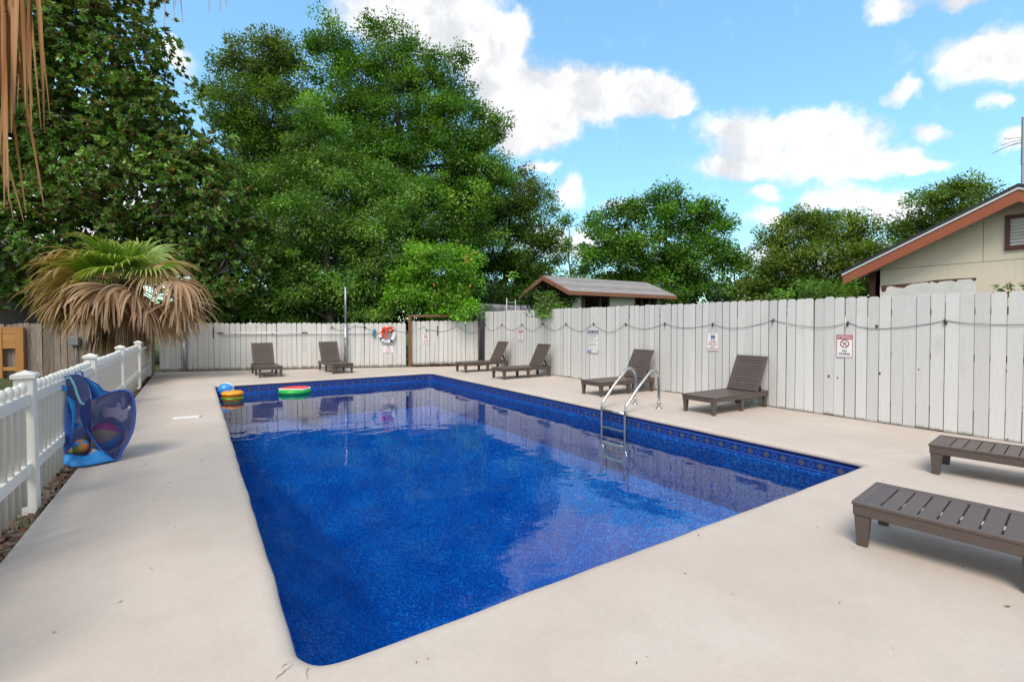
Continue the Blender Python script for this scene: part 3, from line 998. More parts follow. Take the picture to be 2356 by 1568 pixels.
# ------------------------------------------------------------------ signs
def text_mesh(body, mat, w_, h_, bold=.0):
    cu = bpy.data.curves.new('lettering', 'FONT')
    cu.body = body
    cu.align_x = 'CENTER'
    cu.align_y = 'CENTER'
    cu.size = 1
    cu.offset = bold
    o = bpy.data.objects.new('tmp', cu)
    col.objects.link(o)
    dg = bpy.context.evaluated_depsgraph_get()
    me_ = bpy.data.meshes.new_from_object(o.evaluated_get(dg))
    bpy.data.objects.remove(o)
    xs = [v.co.x for v in me_.vertices]
    ys = [v.co.y for v in me_.vertices]
    kx, ky = w_ / (max(xs) - min(xs)), h_ / (max(ys) - min(ys))
    ox, oy = (max(xs) + min(xs)) / 2, (max(ys) + min(ys)) / 2
    for v in me_.vertices:
        v.co = Vector(((v.co.x - ox) * kx, 0, (v.co.y - oy) * ky))
    me_.materials.clear()
    me_.materials.append(MATS[mat])
    me_.name = 'lettering'
    return me_
def sign(name, label, pf_, rot, x0, x1, y0, y1, group=None):
    """hang a sign on a fence from the photograph's corner pixels; returns the thing, its width and height"""
    c0, c1 = pf_(*sp(x0, (y0 + y1) / 2)), pf_(*sp(x1, (y0 + y1) / 2))
    xm = (x0 + x1) / 2
    t0, t1 = pf_(*sp(xm, y0)), pf_(*sp(xm, y1))
    w_, h_ = (c1 - c0).length, t0.z - t1.z
    c = (c0 + c1) / 2
    c.z = (t0.z + t1.z) / 2
    nrm = Vector((math.sin(rot), -math.cos(rot), 0))
    t = thing(name, label, 'sign', c + nrm * .008, rot, group)
    t.rotation_euler = (0, random.uniform(-.012, .012), rot)
    MB().box((0, 0, 0), (w_, .004, h_)).build('panel', 'sign_white', t, bevel=.001)
    return t, w_, h_
def flat(t, name, mat, x, z, w_, h_, y=-.0035):
    return MB().box((x, y, z), (w_, .0016, h_)).build(name, mat, t)
def text(t, body, mat, x, z, w_, h_, y=-.0058, bold=.012):
    return obj('lettering', text_mesh(body, mat, w_, h_, bold), t, (x, y, z))
def border(t, mat, w_, h_, k, th):
    m = MB()
    for s in (-1, 1):
        m.box((s * (w_ / 2 - k), -.0033, 0), (th, .0012, h_ - 2 * k + th))
        m.box((0, -.0033, s * (h_ / 2 - k)), (w_ - 2 * k, .0012, th))
    return m.build('border', mat, t)
def ban(t, mat, x, z, rad, th):
    m = MB()
    n = 36
    vs_, fs_ = [], []
    for i in range(n):
        a = 2 * math.pi * i / n
        for rr in (rad, rad - th):
            vs_.append((x + rr * math.cos(a), -.0048, z + rr * math.sin(a)))
    for i in range(n):
        j = (i + 1) % n
        fs_.append((2 * i, 2 * i + 1, 2 * j + 1, 2 * j))
    m.add(vs_, fs_)
    d = (rad - th / 2) * .7071
    m.bar((x - d, -.0048, z + d), (x + d, -.0048, z - d), .001, th * .8, Vector((1, 0, 1)).normalized())
    return m.build('prohibition_ring', mat, t)
def diver(t, x, z, k):
    m = MB()
    y = -.0042
    def seg(a, b, w0, w1):
        a, b = Vector((a[0], a[1])), Vector((b[0], b[1]))
        n = Vector((-(b - a).y, (b - a).x)).normalized()
        q = [a + n * w0, a - n * w0, b - n * w1, b + n * w1]
        m.add([(x + p.x * k, y, z + p.y * k) for p in q], [(0, 1, 2, 3)])
    seg((-.15, -.05), (.2, .12), .09, .12)
    seg((.2, .12), (.55, .55), .1, .05)
    seg((-.1, -.08), (-.35, -.4), .06, .045)
    seg((-.6, -.56), (.45, -.56), .035, .02)
    c = (-.3, .0)
    m.add([(x + (c[0] + .11 * math.cos(i * .628)) * k, y - .0003, z + (c[1] + .11 * math.sin(i * .628)) * k) for i in range(10)], [tuple(range(10))])
    return m.build('diver_pictogram', 'print_navy', t)
def attention(label, *px):
    t, w_, h_ = sign('warning_sign', label, rpt, RROT, *px)
    flat(t, 'header', 'print_red', 0, h_ * .39, w_ * .93, h_ * .19)
    text(t, 'ATTENTION', 'sign_white', 0, h_ * .385, w_ * .86, h_ * .115)
    border(t, 'print_red', w_, h_, w_ * .045, w_ * .03)
    ban(t, 'print_red', 0, h_ * .105, w_ * .265, w_ * .05)
    diver(t, 0, h_ * .105, w_ * .22)
    text(t, 'NO', 'print_navy', 0, -h_ * .205, w_ * .26, h_ * .10)
    text(t, 'DIVING', 'print_navy', 0, -h_ * .335, w_ * .64, h_ * .10)
attention('large red and white ATTENTION NO DIVING sign with diver pictogram on white fence', 2650.3, 2705.4, 1059.3, 1133)
attention('small red and white no diving sign above the lounger nearest the gate', 1642.6, 1658.9, 1045, 1080.5)

t, w_, h_ = sign('rules_sign', 'tall blue and white POOL RULES notice with lines of small print', rpt, RROT, 1860.4, 1899.3, 1044.7, 1119.3)
flat(t, 'header', 'print_navy', 0, h_ * .415, w_ * .94, h_ * .13)
text(t, 'POOL RULES', 'sign_white', 0, h_ * .413, w_ * .84, h_ * .075)
border(t, 'print_navy', w_, h_, w_ * .04, w_ * .02)
r_ = random.Random(31)
rows = [(.305, .80, .022), (.255, .72, .02), (.20, .80, .015), (.15, .5, .017), (.095, .84, .013), (.045, .8, .013), (.008, .4, .013), (-.045, .68, .012),
        (-.10, .8, .012), (-.135, .66, .012), (-.17, .8, .012), (-.205, .28, .012), (-.265, .8, .011), (-.31, .42, .013)]
sm = MB()
for z, ln, th in rows:
    x = -.41
    while x < -.41 + ln:
        wl_ = min(r_.uniform(.05, .15), -.41 + ln - x)
        sm.box(((x + wl_ / 2) * w_, -.0033, z * h_), (wl_ * w_, .0012, th * h_))
        x += wl_ + .022
sm.build('small_print', 'print_black', t)
flat(t, 'footer', 'print_navy', 0, -h_ * .425, w_ * .94, h_ * .125)
flat(t, 'emblem', 'print_pale_blue', -w_ * .31, -h_ * .425, w_ * .26, h_ * .09, -.005)
flat(t, 'emblem_wave', 'print_blue', -w_ * .31, -h_ * .42, w_ * .2, h_ * .02, -.0062)
flat(t, 'blank_field', 'sign_white', w_ * .15, -h_ * .425, w_ * .56, h_ * .085, -.005)

t, w_, h_ = sign('supervision_sign', 'white sign with two navy figures above red CHILDREN MUST HAVE ADULT SUPERVISION lettering', rpt, RROT, 2242, 2277.7, 1055, 1110.7)
border(t, 'print_pink', w_, h_, w_ * .02, w_ * .014)
for k, (s_, z) in enumerate((('CHILDREN', -.0), ('MUST HAVE', -.125), ('ADULT', -.245), ('SUPERVISION', -.375))):
    text(t, s_, 'print_red', 0, z * h_, w_ * (.62, .72, .4, .84)[k], h_ * .075)
m = MB()
for cx, sx in ((-.07, -1), (.1, 1)):
    m.add([(w_ * (cx + .048 * math.cos(i * .524)), -.0038, h_ * (.395 + .033 * math.sin(i * .524))) for i in range(12)], [tuple(range(12))])
    m.add([(w_ * (cx + a_ * sx), -.0038, h_ * b_) for a_, b_ in ((-.1, .34), (.1, .345), (.15, .26), (.11, .25), (.06, .3), (.055, .2), (.06, .08), (-.03, .08), (-.03, .2), (-.07, .25))], [tuple(range(10))])
m.build('people_pictogram', 'print_blue', t)

t, w_, h_ = sign('glass_sign', 'small white sign with red prohibition ring and NO GLASS ALLOWED on gate', fpt, FROT, 1338.3, 1360.8, 1057.8, 1090.3)
border(t, 'print_pink', w_, h_, w_ * .03, w_ * .03)
ban(t, 'print_red', 0, h_ * .25, w_ * .27, w_ * .06)
MB().prism([(-w_ * .08, h_ * .17), (w_ * .05, h_ * .17), (w_ * .1, h_ * .32), (-w_ * .12, h_ * .32)], -.0045, -.003).build('glass_pictogram', 'print_red', t)
text(t, 'NO GLASS', 'print_red', 0, -h_ * .06, w_ * .68, h_ * .1)
text(t, 'ALLOWED', 'print_red', 0, -h_ * .205, w_ * .68, h_ * .1)
for k, (x, l) in enumerate(((-.25, .16), (-.05, .18), (.22, .26))):
    flat(t, 'small_print', 'print_red', x * w_, -h_ * .345, l * w_, h_ * .05)
t, w_, h_ = sign('rescue_sign', 'small wide white sign with red cross mark below the life ring', fpt, FROT, 1214, 1247, 1094, 1118)
border(t, 'print_pale_blue', w_, h_, w_ * .015, w_ * .014)
flat(t, 'mark_square', 'print_red', 0, h_ * .28, w_ * .2, h_ * .27)
flat(t, 'cross_upright', 'sign_white', 0, h_ * .28, w_ * .06, h_ * .25, -.0046)
flat(t, 'cross_bar', 'sign_white', 0, h_ * .28, w_ * .18, h_ * .085, -.0052)
for z, l in ((.06, .36), (-.06, .72), (-.18, .5), (-.30, .62), (-.40, .45)):
    x = -l / 2
    while x < l / 2 - .02:
        k = min(r_.uniform(.06, .16), l / 2 - x)
        flat(t, 'small_print', 'print_pink', (x + k / 2) * w_, z * h_, k * w_, h_ * .05)
        x += k + .025

# ------------------------------------------------------------------ life ring with orange rope
q = fpt(*sp(1227, 1061), .06)
t = thing('life_ring', 'white life ring with navy bands and orange rope hung on the far fence', 'life ring', q, FROT)
RX = Matrix.Rotation(math.pi / 2, 3, 'X')
Rm = .215
MB().torus(Rm, .058, 40, 14, rot=RX, sq=.85).build('ring', 'buoy_white', t, smooth=True)
for a in (35, 210, 305, 125):
    a = R(a)
    MB().torus(Rm, .0605, 6, 14, rot=RX, a0=a - .13, a1=a + .13, sq=.86).build('band', 'buoy_navy', t, smooth=True)
r_ = random.Random(2)
for k in range(7):
    ps = []
    n = 14
    a0 = R(r_.uniform(75, 130))
    for i in range(n + 1):
        a = a0 + R(r_.uniform(-12, 12)) + i * 2 * math.pi / n
        ps.append((-.085 + .06 * math.cos(a) + r_.gauss(0, .008), -.085 - .006 * k, .09 + .17 * math.sin(a) + r_.gauss(0, .01)))
    MB().tube(ps, .019, 6, close=False).build('rope_coil', 'rope_orange', t, smooth=True)
for k in range(3):
    ps = [(.075 + .10 * math.cos(i * .5 + k), -.07 - .012 * k, .175 + (.055 + .006 * k) * math.sin(i * .5 + k) + .01 * k) for i in range(14)]
    MB().tube(ps, .017, 6).build('rope_coil', 'rope_orange', t, smooth=True)
MB().tube([(-.13, -.07, .2), (-.2, -.06, .13), (-.255, -.05, .04)], .011, 6).build('grab_line', 'rope_orange', t, smooth=True)
MB().tube([(-.1, -.06, .23), (0, -.06, .25), (.08, -.05, .245), (.1, -.03, .31), (.12, -.05, .24), (.16, -.06, .18)], .013, 6).build('grab_line', 'rope_orange', t, smooth=True)

# ------------------------------------------------------------------ string light
hooks = [(1536.9, 1027.2), (1590.9, 1028.2), (1654, 1027.8), (1719.2, 1024.8), (1793.3, 1025.8), (1879.9, 1025.8), (1981.8, 1026.5), (2106.4, 1025.5), (2259, 1026.8), (2450.7, 1015), (2687, 1024), (2994, 1018), (3420, 1016)]
lows = [(1554.5, 1046.9), (1622.4, 1045.9), (1685.3, 1048.2), (1756.6, 1047.5), (1834.7, 1049.2), (1929.8, 1052.6), (2040, 1042), (2172, 1039), (2330, 1040), (2590, 1037), (2775, 1042), (3197, 1029)]
def sag(hk, lw, pf_, off):
    out = []
    for i in range(len(hk) - 1):
        a, b, l = pf_(*sp(*hk[i]), off), pf_(*sp(*hk[i + 1]), off), pf_(*sp(*lw[i]), off)
        tl = (l - a).length / ((l - a).length + (b - l).length)
        for k in range(8):
            s = k / 8
            p_ = a.lerp(b, s)
            drop = a.lerp(b, tl).z - l.z
            sh = 1 - abs((s - tl) / (tl if s < tl else 1 - tl)) ** 1.7
            p_.z -= drop * sh
            out.append(p_)
        out[-8].z += .012
    out.append(pf_(*sp(*hk[-1]), off))
    return out
t = thing('string_light', 'dark string light cable sagging in swags between hooks on the tall fence', 'string light', RF_A, 0)
cp = [p_ - RF_A for p_ in sag(hooks, lows, rpt, .012)]
MB().tube(cp, .0038, 5).build('cable', 'cable_grey', t, smooth=True)
bulb = MB().lathe([(.010, .015), (.014, .0), (.014, -.02), (.018, -.03), (.019, -.042), (.012, -.055), (.004, -.06)], 8).mesh('socket', 'cable_dark', True)
for hx, hy in hooks[:-1]:
    p_ = rpt(*sp(hx, hy), .028) - RF_A
    obj('socket', bulb, t, p_ + Vector((0, 0, .015)), (random.uniform(-.3, .3), random.uniform(-.4, .4), 0))
z5 = lambda x, y: (960 + x * .2547, 960 + y * .2547)
fp = [(335, 322), (360, 295), (405, 325), (450, 342), (540, 336), (590, 312), (630, 290), (700, 289), (775, 297), (820, 325), (870, 350), (930, 378), (1000, 360), (1075, 300), (1120, 286), (1150, 335), (1220, 358), (1290, 370), (1345, 366), (1400, 350), (1455, 318), (1505, 290), (1535, 330), (1620, 340), (1700, 355), (1760, 350), (1820, 332), (1875, 305), (1925, 285), (1990, 335), (2060, 372), (2120, 368), (2170, 350)]
t = thing('string_light', 'thin dark string light cable strung along the far fence and gate', 'string light', FA, 0)
cp = [fpt(*sp(*z5(*p_)), .10 if 1290 < p_[0] < 1420 else .014) - FA for p_ in fp]
MB().tube(cp, .0045, 5).build('cable', 'cable_grey', t, smooth=True)
for p_ in ((360, 297), (775, 299), (1535, 332)):
    obj('socket', bulb, t, fpt(*sp(*z5(*p_)), .03) - FA + Vector((0, 0, .015)))

# ------------------------------------------------------------------ white vinyl picket fence on the left
PFU = -1.13
pv = [2.55, 5.35, 8.1, 11.1, 14.1, 17.15]
t = thing('picket_fence', 'white vinyl picket fence with ball-topped pickets along the deck edge', 'fence', (PFU, pv[0], SOIL_Z), math.pi / 2)
ZT = 1.155
post_m = MB().box((0, 0, (ZT - .05) / 2), (.115, .115, ZT - .05)).mesh('post', 'vinyl_white', bevel=.004)
cap_b = MB()
cap_b.box((0, 0, ZT - .035), (.145, .145, .03))
cap_b.add([(-.0725, -.0725, ZT - .02), (.0725, -.0725, ZT - .02), (.0725, .0725, ZT - .02), (-.0725, .0725, ZT - .02), (0, 0, ZT + .012)], [(0, 1, 4), (1, 2, 4), (2, 3, 4), (3, 0, 4)])
cap_m = cap_b.mesh('post_cap', 'vinyl_white')
for i, v in enumerate(pv):
    dz = -.01 * i
    p_ = obj('post', post_m, t, (v - pv[0], 0, dz), (random.gauss(0, .006), random.gauss(0, .008), 0))
    obj('post_cap', cap_m, p_)
PK = .0
prof = [(.0215, .10), (.0215, .90), (.028, .905), (.028, .925), (.0205, .93), (.0205, .945), (.028, .95), (.029, .965), (.019, .975), (.027, .99), (.031, 1.012), (.029, 1.035), (.02, 1.055), (.006, 1.065)]
picket_m = MB().lathe(prof, 10).mesh('picket', 'vinyl_white', True)
for i in range(len(pv) - 2):
    x0, x1 = pv[i] - pv[0] + .06, pv[i + 1] - pv[0] - .06
    mt = 'vinyl_white' if i < 2 else 'vinyl_dirty'
    for z in (.985 - .06, .375):
        MB().box(((x0 + x1) / 2, 0, z), (x1 - x0 + .02, .052, .09)).build('rail', mt, t, bevel=.004)
    n = 17 if i < 2 else 22
    for k in range(n):
        obj('picket', picket_m, t, (x0 + (k + .6) * (x1 - x0) / (n + .2), 0, random.gauss(0, .003) - .008 * i))
x0, x1 = pv[4] - pv[0] + .06, pv[5] - pv[0] - .06
wm_ = [board_mesh(.138, 1.0, .02, .01, False, 60 + k).mesh('gate_board', 'vinyl_dirty') for k in range(3)]
n = int((x1 - x0) / .145)
for k in range(n):
    obj('gate_board', wm_[k % 3], t, (x0 + (k + .5) * (x1 - x0) / n, 0, .05))
for z in (.90, .36):
    MB().box(((x0 + x1) / 2, -.03, z), (x1 - x0, .035, .085)).build('gate_rail', 'vinyl_dirty', t, bevel=.004)
MB().box((x0 + .05, -.05, .86), (.06, .02, .09)).build('latch', 'dark_metal', t, bevel=.004)
MB().box((x0 + .05, -.05, .36), (.08, .02, .07)).build('hinge', 'dark_metal', t, bevel=.004)

# ------------------------------------------------------------------ loungers
def make_lounger():
    t = thing('sun_lounger', '', 'sun lounger')
    Lf, W, H = 1.55, .585, .285
    rim = MB()
    for s in (-1, 1):
        rim.box((Lf / 2, s * (W / 2 - .024), H - .042), (Lf, .048, .084))
    for x in (.024, Lf - .024):
        rim.box((x, 0, H - .0425), (.0475, W - .096, .083))
    rim.build('frame', 'resin_brown', t, bevel=.005)
    lip = MB()
    for s in (-1, 1):
        lip.box((Lf / 2, s * (W / 2 - .004), H - .008), (Lf + .012, .018, .022))
    for x in (-.001, Lf + .001):
        lip.box((x, 0, H - .008), (.016, W - .026, .021))
    lip.build('frame_lip', 'resin_brown', t, bevel=.003)
    lm = MB().box((0, 0, .1), (.085, .062, .205), taper=.68).mesh('leg', 'resin_brown', bevel=.006)
    for x in (.048, .805, Lf - .048):
        for s in (-1, 1):
            obj('leg', lm, t, (x, s * (W / 2 - .036), 0))
    smh = MB().box((0, 0, 0), (.083, W - .094, .016)).mesh('seat_slat', 'resin_brown', bevel=.003)
    n = 13
    for k in range(n):
        obj('seat_slat', smh, t, (.088 + k * .0915, 0, H - .012))
    for s in (-1, 1):
        MB().box((Lf / 2, s * .1, H - .035), (Lf - .1, .02, .03)).build('support_bar', 'resin_brown', t)
    hx, ang, bl = 1.235, R(62), .66
    br = thing('backrest_pivot', '', None)
    for k in ('label', 'category'):
        if k in br:
            del br[k]
    bpy.data.objects.remove(br)
    rot = Matrix.Rotation(-ang, 3, 'Y')
    base = Vector((hx, 0, H + .004))
    def P(a, y, c):                       # a along the back, y across, c out of its front
        return base + rot @ Vector((a, y, c))
    fr = MB()
    Wb = W - .02
    for s in (-1, 1):
        fr.box(P(bl / 2, s * (Wb / 2 - .031), 0), (bl, .062, .026), rot)
    fr.box(P(bl - .024, 0, 0), (.048, Wb - .124, .0255), rot)
    fr.box(P(.03, 0, 0), (.06, Wb - .124, .0255), rot)
    fo = fr.build('backrest_frame', 'resin_brown', t, bevel=.003)
    slm = MB().box((0, 0, 0), (.0435, Wb - .12, .018), rot).mesh('back_slat', 'resin_brown', bevel=.002)
    for k in range(11):
        obj('back_slat', slm, fo, P(.085 + k * .0505, 0, .0))
    for s in (-1, 1):
        pr = MB()
        pr.bar(P(.26, s * .2, -.02), (Lf - .06, s * .2, H - .05), .022, .04)
        pr.build('prop', 'dark_metal', t)
    return t
proto = make_lounger()
right_labels = [
    (6.72, 4.82, 0.0, 'brown resin lounger beside the pool ladder, under the large NO DIVING sign'),
    (6.62, 7.22, -.01, 'brown resin lounger seen behind the chrome ladder rails, under the POOL RULES notice'),
    (6.55, 10.68, .015, 'brown resin lounger against the tall fence, second from the gate'),
    (6.54, 12.78, .03, 'brown resin lounger beside the gate, below the small no diving sign'),
]
spots = [(u, v, a, l) for u, v, a, l in right_labels]
spots.append((3.53, 14.22, math.pi / 2 + .05, 'brown resin lounger before the far fence, in front of the tall metal pole'))
spots.append((1.67, 14.30, math.pi / 2 + .03, 'brown resin lounger before the far fence, below the pool pole and nearest the palm'))
wd = math.atan2(-.99, .12)
spots.append((3.875, 1.435, wd, 'slatted brown lounger at the corner of the pool, its foot end toward the water'))
spots.append((6.19, 1.70, wd, 'slatted brown lounger standing close to the tall white fence, foot end showing'))
for i, (u, v, a, l) in enumerate(spots):
    o = proto if i == 0 else copy_tree(proto)
    o.location = (u, v, 0)
    o.rotation_euler = (0, 0, a)
    tag(o, l, 'sun lounger', 'brown resin loungers round the pool')

# ------------------------------------------------------------------ pool ladder
t = thing('pool_ladder', 'chrome pool ladder with two curved handrails at the pool edge', 'ladder', (6.58, 5.74, 0), 0)
def rail_path():
    ps = [(0, -.02), (0, .2), (0, .40)]
    cx, cz, rr = -.15, .50, .15
    for i in range(0, 13):
        a = math.radians(-8 + i * (138 + 8) / 12)
        ps.append((cx + rr * math.cos(a), cz + rr * math.sin(a)))
    last = ps[-1]
    ps += [(-.5, .40), (-.74, .16)]
    for i in range(1, 6):
        a = i / 5
        ps.append((-.74 - .07 * math.sin(a * math.pi / 2), .16 - .10 * a - .04 * a * a))
    ps += [(-.815, -.1), (-.815, -.5), (-.815, -1.1)]
    return ps
for y in (.265, -.265):
    MB().tube([(x, y, z) for x, z in rail_path()], .0245, 14).build('handrail', 'chrome', t, smooth=True)
    fl = MB().lathe([(.062, .0), (.062, .006), (.034, .016), (.030, .02), (.030, .11), (.027, .115)], 20, (0, y, 0)).build('base_flange', 'chrome', t, smooth=False)
MB().tube([(-.815, -.265, -.015), (-.815, .265, -.015)], .016, 10).build('crossbar', 'chrome', t, smooth=True)
for z in (-.31, -.56, -.81):
    MB().box((-.80, 0, z), (.07, .50, .022)).build('tread', 'grey_box', t, bevel=.006)

# ------------------------------------------------------------------ floats
def facing(ax, tow, half):
    """rotation that puts a ball's pole along ax and the middle of its first panel towards tow"""
    A = ax.normalized()
    C = (tow - A * tow.dot(A)).normalized()
    D = A.cross(C)
    X = C * math.cos(half) - D * math.sin(half)
    return Matrix((X, A.cross(X), A)).transposed().to_euler()
FH = Vector((FWD.x, FWD.y, 0)).normalized()
ZU = Vector((0, 0, 1))
def ball(name, label, loc, rad, mats, rot, cat='ball', n=6, caps=None, parent=None):
    t = thing(name, label, cat, loc, rot=rot) if parent is None else None
    for k in range(n):
        m = MB()
        vs_, fs_ = [], []
        a0, a1, na, nb = 2 * math.pi * k / n, 2 * math.pi * (k + 1) / n, 6, 14
        for i in range(na + 1):
            for j in range(nb + 1):
                a, b = a0 + (a1 - a0) * i / na, math.pi * j / nb
                vs_.append((rad * math.sin(b) * math.cos(a), rad * math.sin(b) * math.sin(a), rad * math.cos(b)))
        for i in range(na):
            for j in range(nb):
                q = i * (nb + 1) + j
                fs_.append((q, q + 1, q + nb + 2, q + nb + 1))
        m.add(vs_, fs_)
        m.build('panel', mats[k % len(mats)], t, smooth=True)
    return t
ball('beach_ball', 'blue and white beach ball floating in the corner of the pool', (.58, 13.0, WATER_Z + .16), .178, ['ball_blue', 'ball_white'], facing(RGT * .95 + ZU * .3, ZU * .45 - FH, R(45)), n=4)
c = Vector((.68, 12.50, WATER_Z))
t = thing('burger_float', 'inflatable hamburger pool float with yellow bun and green lettuce', 'pool float', c, .4)
t.scale = (.82, .82, .72)
def disc(rad, z0, z1, wob, k, n=44, seed=0, sq=.5, thick=None):
    m = MB()
    pr = []
    hh = (z1 - z0) / 2
    nb = 9
    vs_, fs_ = [], []
    for j in range(nb + 1):
        b = -math.pi / 2 + math.pi * j / nb
        for i in range(n):
            a = 2 * math.pi * i / n
            rr = rad * (.62 + .38 * math.cos(b)) * (1 + wob * math.sin(k * a + seed))
            z = (z0 + z1) / 2 + hh * math.sin(b) + (.9 * hh * wob * 6 * math.cos(k * a + seed * 2) * math.cos(b))
            vs_.append((rr * math.cos(a), rr * math.sin(a), z))
    for j in range(nb):
        for i in range(n):
            i2 = (i + 1) % n
            fs_.append((j * n + i, j * n + i2, (j + 1) * n + i2, (j + 1) * n + i))
    fs_.append(tuple(range(n - 1, -1, -1)))
    fs_.append(tuple(nb * n + i for i in range(n)))
    return m.add(vs_, fs_)
disc(.265, -.04, .03, .0, 1).build('bottom_bun', 'float_orange', t, smooth=True)
disc(.275, .01, .095, .035, 5, seed=1).build('lettuce', 'float_lettuce', t, smooth=True)
disc(.262, .085, .125, .0, 9, seed=2).build('patty', 'float_orange', t, smooth=True)
disc(.275, .11, .265, .012, 12, seed=0).build('top_bun', 'float_yellow', t, smooth=True)
c = Vector((2.02, 12.78, WATER_Z))
t = thing('watermelon_float', 'round inflatable watermelon float with red top and green rind', 'pool float', c, R(-33))
t.scale = (.91, .91, .68)
m = MB()
prof = [(.30, -.05), (.37, -.035), (.405, .02), (.415, .08), (.40, .135), (.36, .165), (.30, .17), (.1, .165)]
m.lathe(prof, 48)
m.build('rind', 'melon_green', t, smooth=True)
def chord(rad, cut, n=40):
    ps = []
    for i in range(n):
        a = 2 * math.pi * i / n
        ps.append((rad * math.cos(a), max(rad * math.sin(a), -cut)))
    return ps
m = MB()
m.prism(chord(.395, .24), .15, .196, 'xy')
m.build('white_rim', 'ball_white', t, bevel=.008)
m = MB()
m.prism(chord(.355, .205), .19, .212, 'xy')
m.build('red_flesh', 'melon_red', t, bevel=.008)

# ------------------------------------------------------------------ mesh toy bag at the picket fence
def bz(x, y):
    return sp(160 + x * .2169, 1160 + y * .2169)
def surf(name, mat, parent, base, pts3, thick=.004, bulge=None, smooth=False):
    m = MB()
    c = sum((Vector(p) for p in pts3), Vector()) / len(pts3)
    if bulge is not None:
        c = c + bulge
    n = len(pts3)
    m.add([Vector(p) - base for p in pts3] + [c - base], [(i, (i + 1) % n, n) for i in range(n)])
    o = m.build(name, mat, parent, smooth=smooth)
    if thick:
        md = o.modifiers.new('solid', 'SOLIDIFY')
        md.thickness = thick
    return o
B0 = on_z(*bz(560, 1470))
bag = thing('toy_bag', 'blue mesh beach toy bag slumped against the white picket fence', 'bag', B0, 0)
def rdepth(x, y):
    return 5.06 + (1380 - y) / 1000 * .16 + (x - 960) / 1000 * .22
ringpx = [(720, 440), (900, 375), (1010, 350), (1100, 350), (1170, 385), (1215, 470), (1238, 650), (1225, 830), (1195, 960), (1120, 1120), (1040, 1240), (1005, 1330), (960, 1385), (900, 1370), (800, 1290), (700, 1180), (600, 1040), (510, 900), (455, 760), (440, 640), (480, 560), (580, 490)]
rp = [at(*bz(x, y), rdepth(x, y)) for x, y in ringpx]
for q in rp:
    q.z = max(q.z, .02)
MB().tube([q - B0 for q in rp], .011, 8, close=True).build('hoop', 'bag_blue', bag, smooth=True)
surf('front_mesh', 'mesh_sheer', bag, B0, rp, 0)
cen = sum(rp, Vector()) / len(rp)
back = []
for q in rp:
    w_ = q.lerp(cen, .22) + (q - EYE).normalized() * .34
    w_.z = max(w_.z, .03)
    back.append(w_)
m = MB()
n = len(rp)
m.add([q - B0 for q in rp] + [q - B0 for q in back], [(i, (i + 1) % n, (i + 1) % n + n, i + n) for i in range(n)] + [tuple(range(n, 2 * n))])
m.build('net_pocket', 'mesh_fabric', bag)
def bdepth(x):
    return 4.86 + (x - 200) / 400 * .22
bp = [at(*bz(x, y), bdepth(x)) for x, y in [(225, 170), (300, 128), (400, 120), (500, 165), (545, 270), (590, 450), (600, 800), (590, 1200), (520, 1330), (200, 1260), (215, 900), (235, 500)]]
surf('back_mesh', 'mesh_fabric', bag, B0, bp, 0)
flap = [at(*bz(x, y), d) for x, y, d in [(500, 165, 5.03), (600, 220, 5.1), (690, 270, 5.14), (760, 350, 5.18), (870, 382, 5.2), (720, 440, 5.16), (640, 340, 5.12), (560, 230, 5.06)]]
surf('side_flap', 'bag_cyan', bag, B0, flap)
flap = [at(*bz(x, y), d) for x, y, d in [(500, 175, 5.04), (560, 230, 5.06), (640, 340, 5.12), (720, 440, 5.16), (600, 490, 5.14), (590, 420, 5.1), (550, 270, 5.07)]]
surf('side_flap', 'bag_blue', bag, B0, flap)
flap = [at(*bz(x, y), 4.88 + k * .01) for k, (x, y) in enumerate([(240, 430), (300, 470), (350, 510), (370, 650), (355, 800), (330, 960), (300, 980), (270, 760), (245, 640)])]
surf('side_strip', 'bag_cyan', bag, B0, flap, bulge=Vector((.02, -.02, 0)))
flap = [at(*bz(x, y), 4.95) for x, y in [(350, 830), (440, 815), (470, 850), (390, 900), (360, 890)]]
surf('pocket_trim', 'bag_cyan', bag, B0, flap)
flap = [at(*bz(x, y), 4.84) for x, y in [(205, 700), (240, 440), (245, 640), (290, 800), (330, 960), (300, 1180), (250, 1250), (195, 1250), (200, 1000)]]
surf('side_panel', 'bag_blue', bag, B0, flap)
# bottom pouch: a loft from its footprint to its rim
foot = [on_z(*bz(x, y), .006) for x, y in [(125, 1440), (220, 1475), (330, 1490), (450, 1482), (560, 1470), (720, 1442), (880, 1410), (985, 1372)]]
rim_ = [at(*bz(x, y), d) for x, y, d in [(175, 1180, 4.98), (195, 1255, 4.93), (350, 1300, 4.9), (450, 1312, 4.92), (530, 1305, 4.95), (640, 1245, 4.99), (730, 1200, 5.02), (960, 1385, 5.08)]]
m = MB()
n = len(foot)
rows_ = []
for k in range(5):
    s = k / 4
    rows_.append([foot[i].lerp(rim_[i], s) - (EYE * 0) + (EYE - foot[i]).normalized() * .035 * math.sin(math.pi * s) * (1 + .5 * math.sin(i * 2.1)) for i in range(n)])
bk = [Vector((max(p_.x - .22, -1.04), p_.y + .12, .006)) for p_ in foot]
vs_ = [p_ - B0 for r__ in rows_ for p_ in r__]
fs_ = [(k * n + i, k * n + i + 1, (k + 1) * n + i + 1, (k + 1) * n + i) for k in range(4) for i in range(n - 1)]
o_ = len(vs_)
vs_ += [p_ - B0 for p_ in bk]
fs_ += [(i, i + 1, o_ + i + 1, o_ + i) for i in range(n - 1)]
m.add(vs_, fs_)
po = m.build('bottom_pouch', 'bag_cyan', bag, smooth=True)
md = po.modifiers.new('sub', 'SUBSURF')
md.levels = md.render_levels = 2
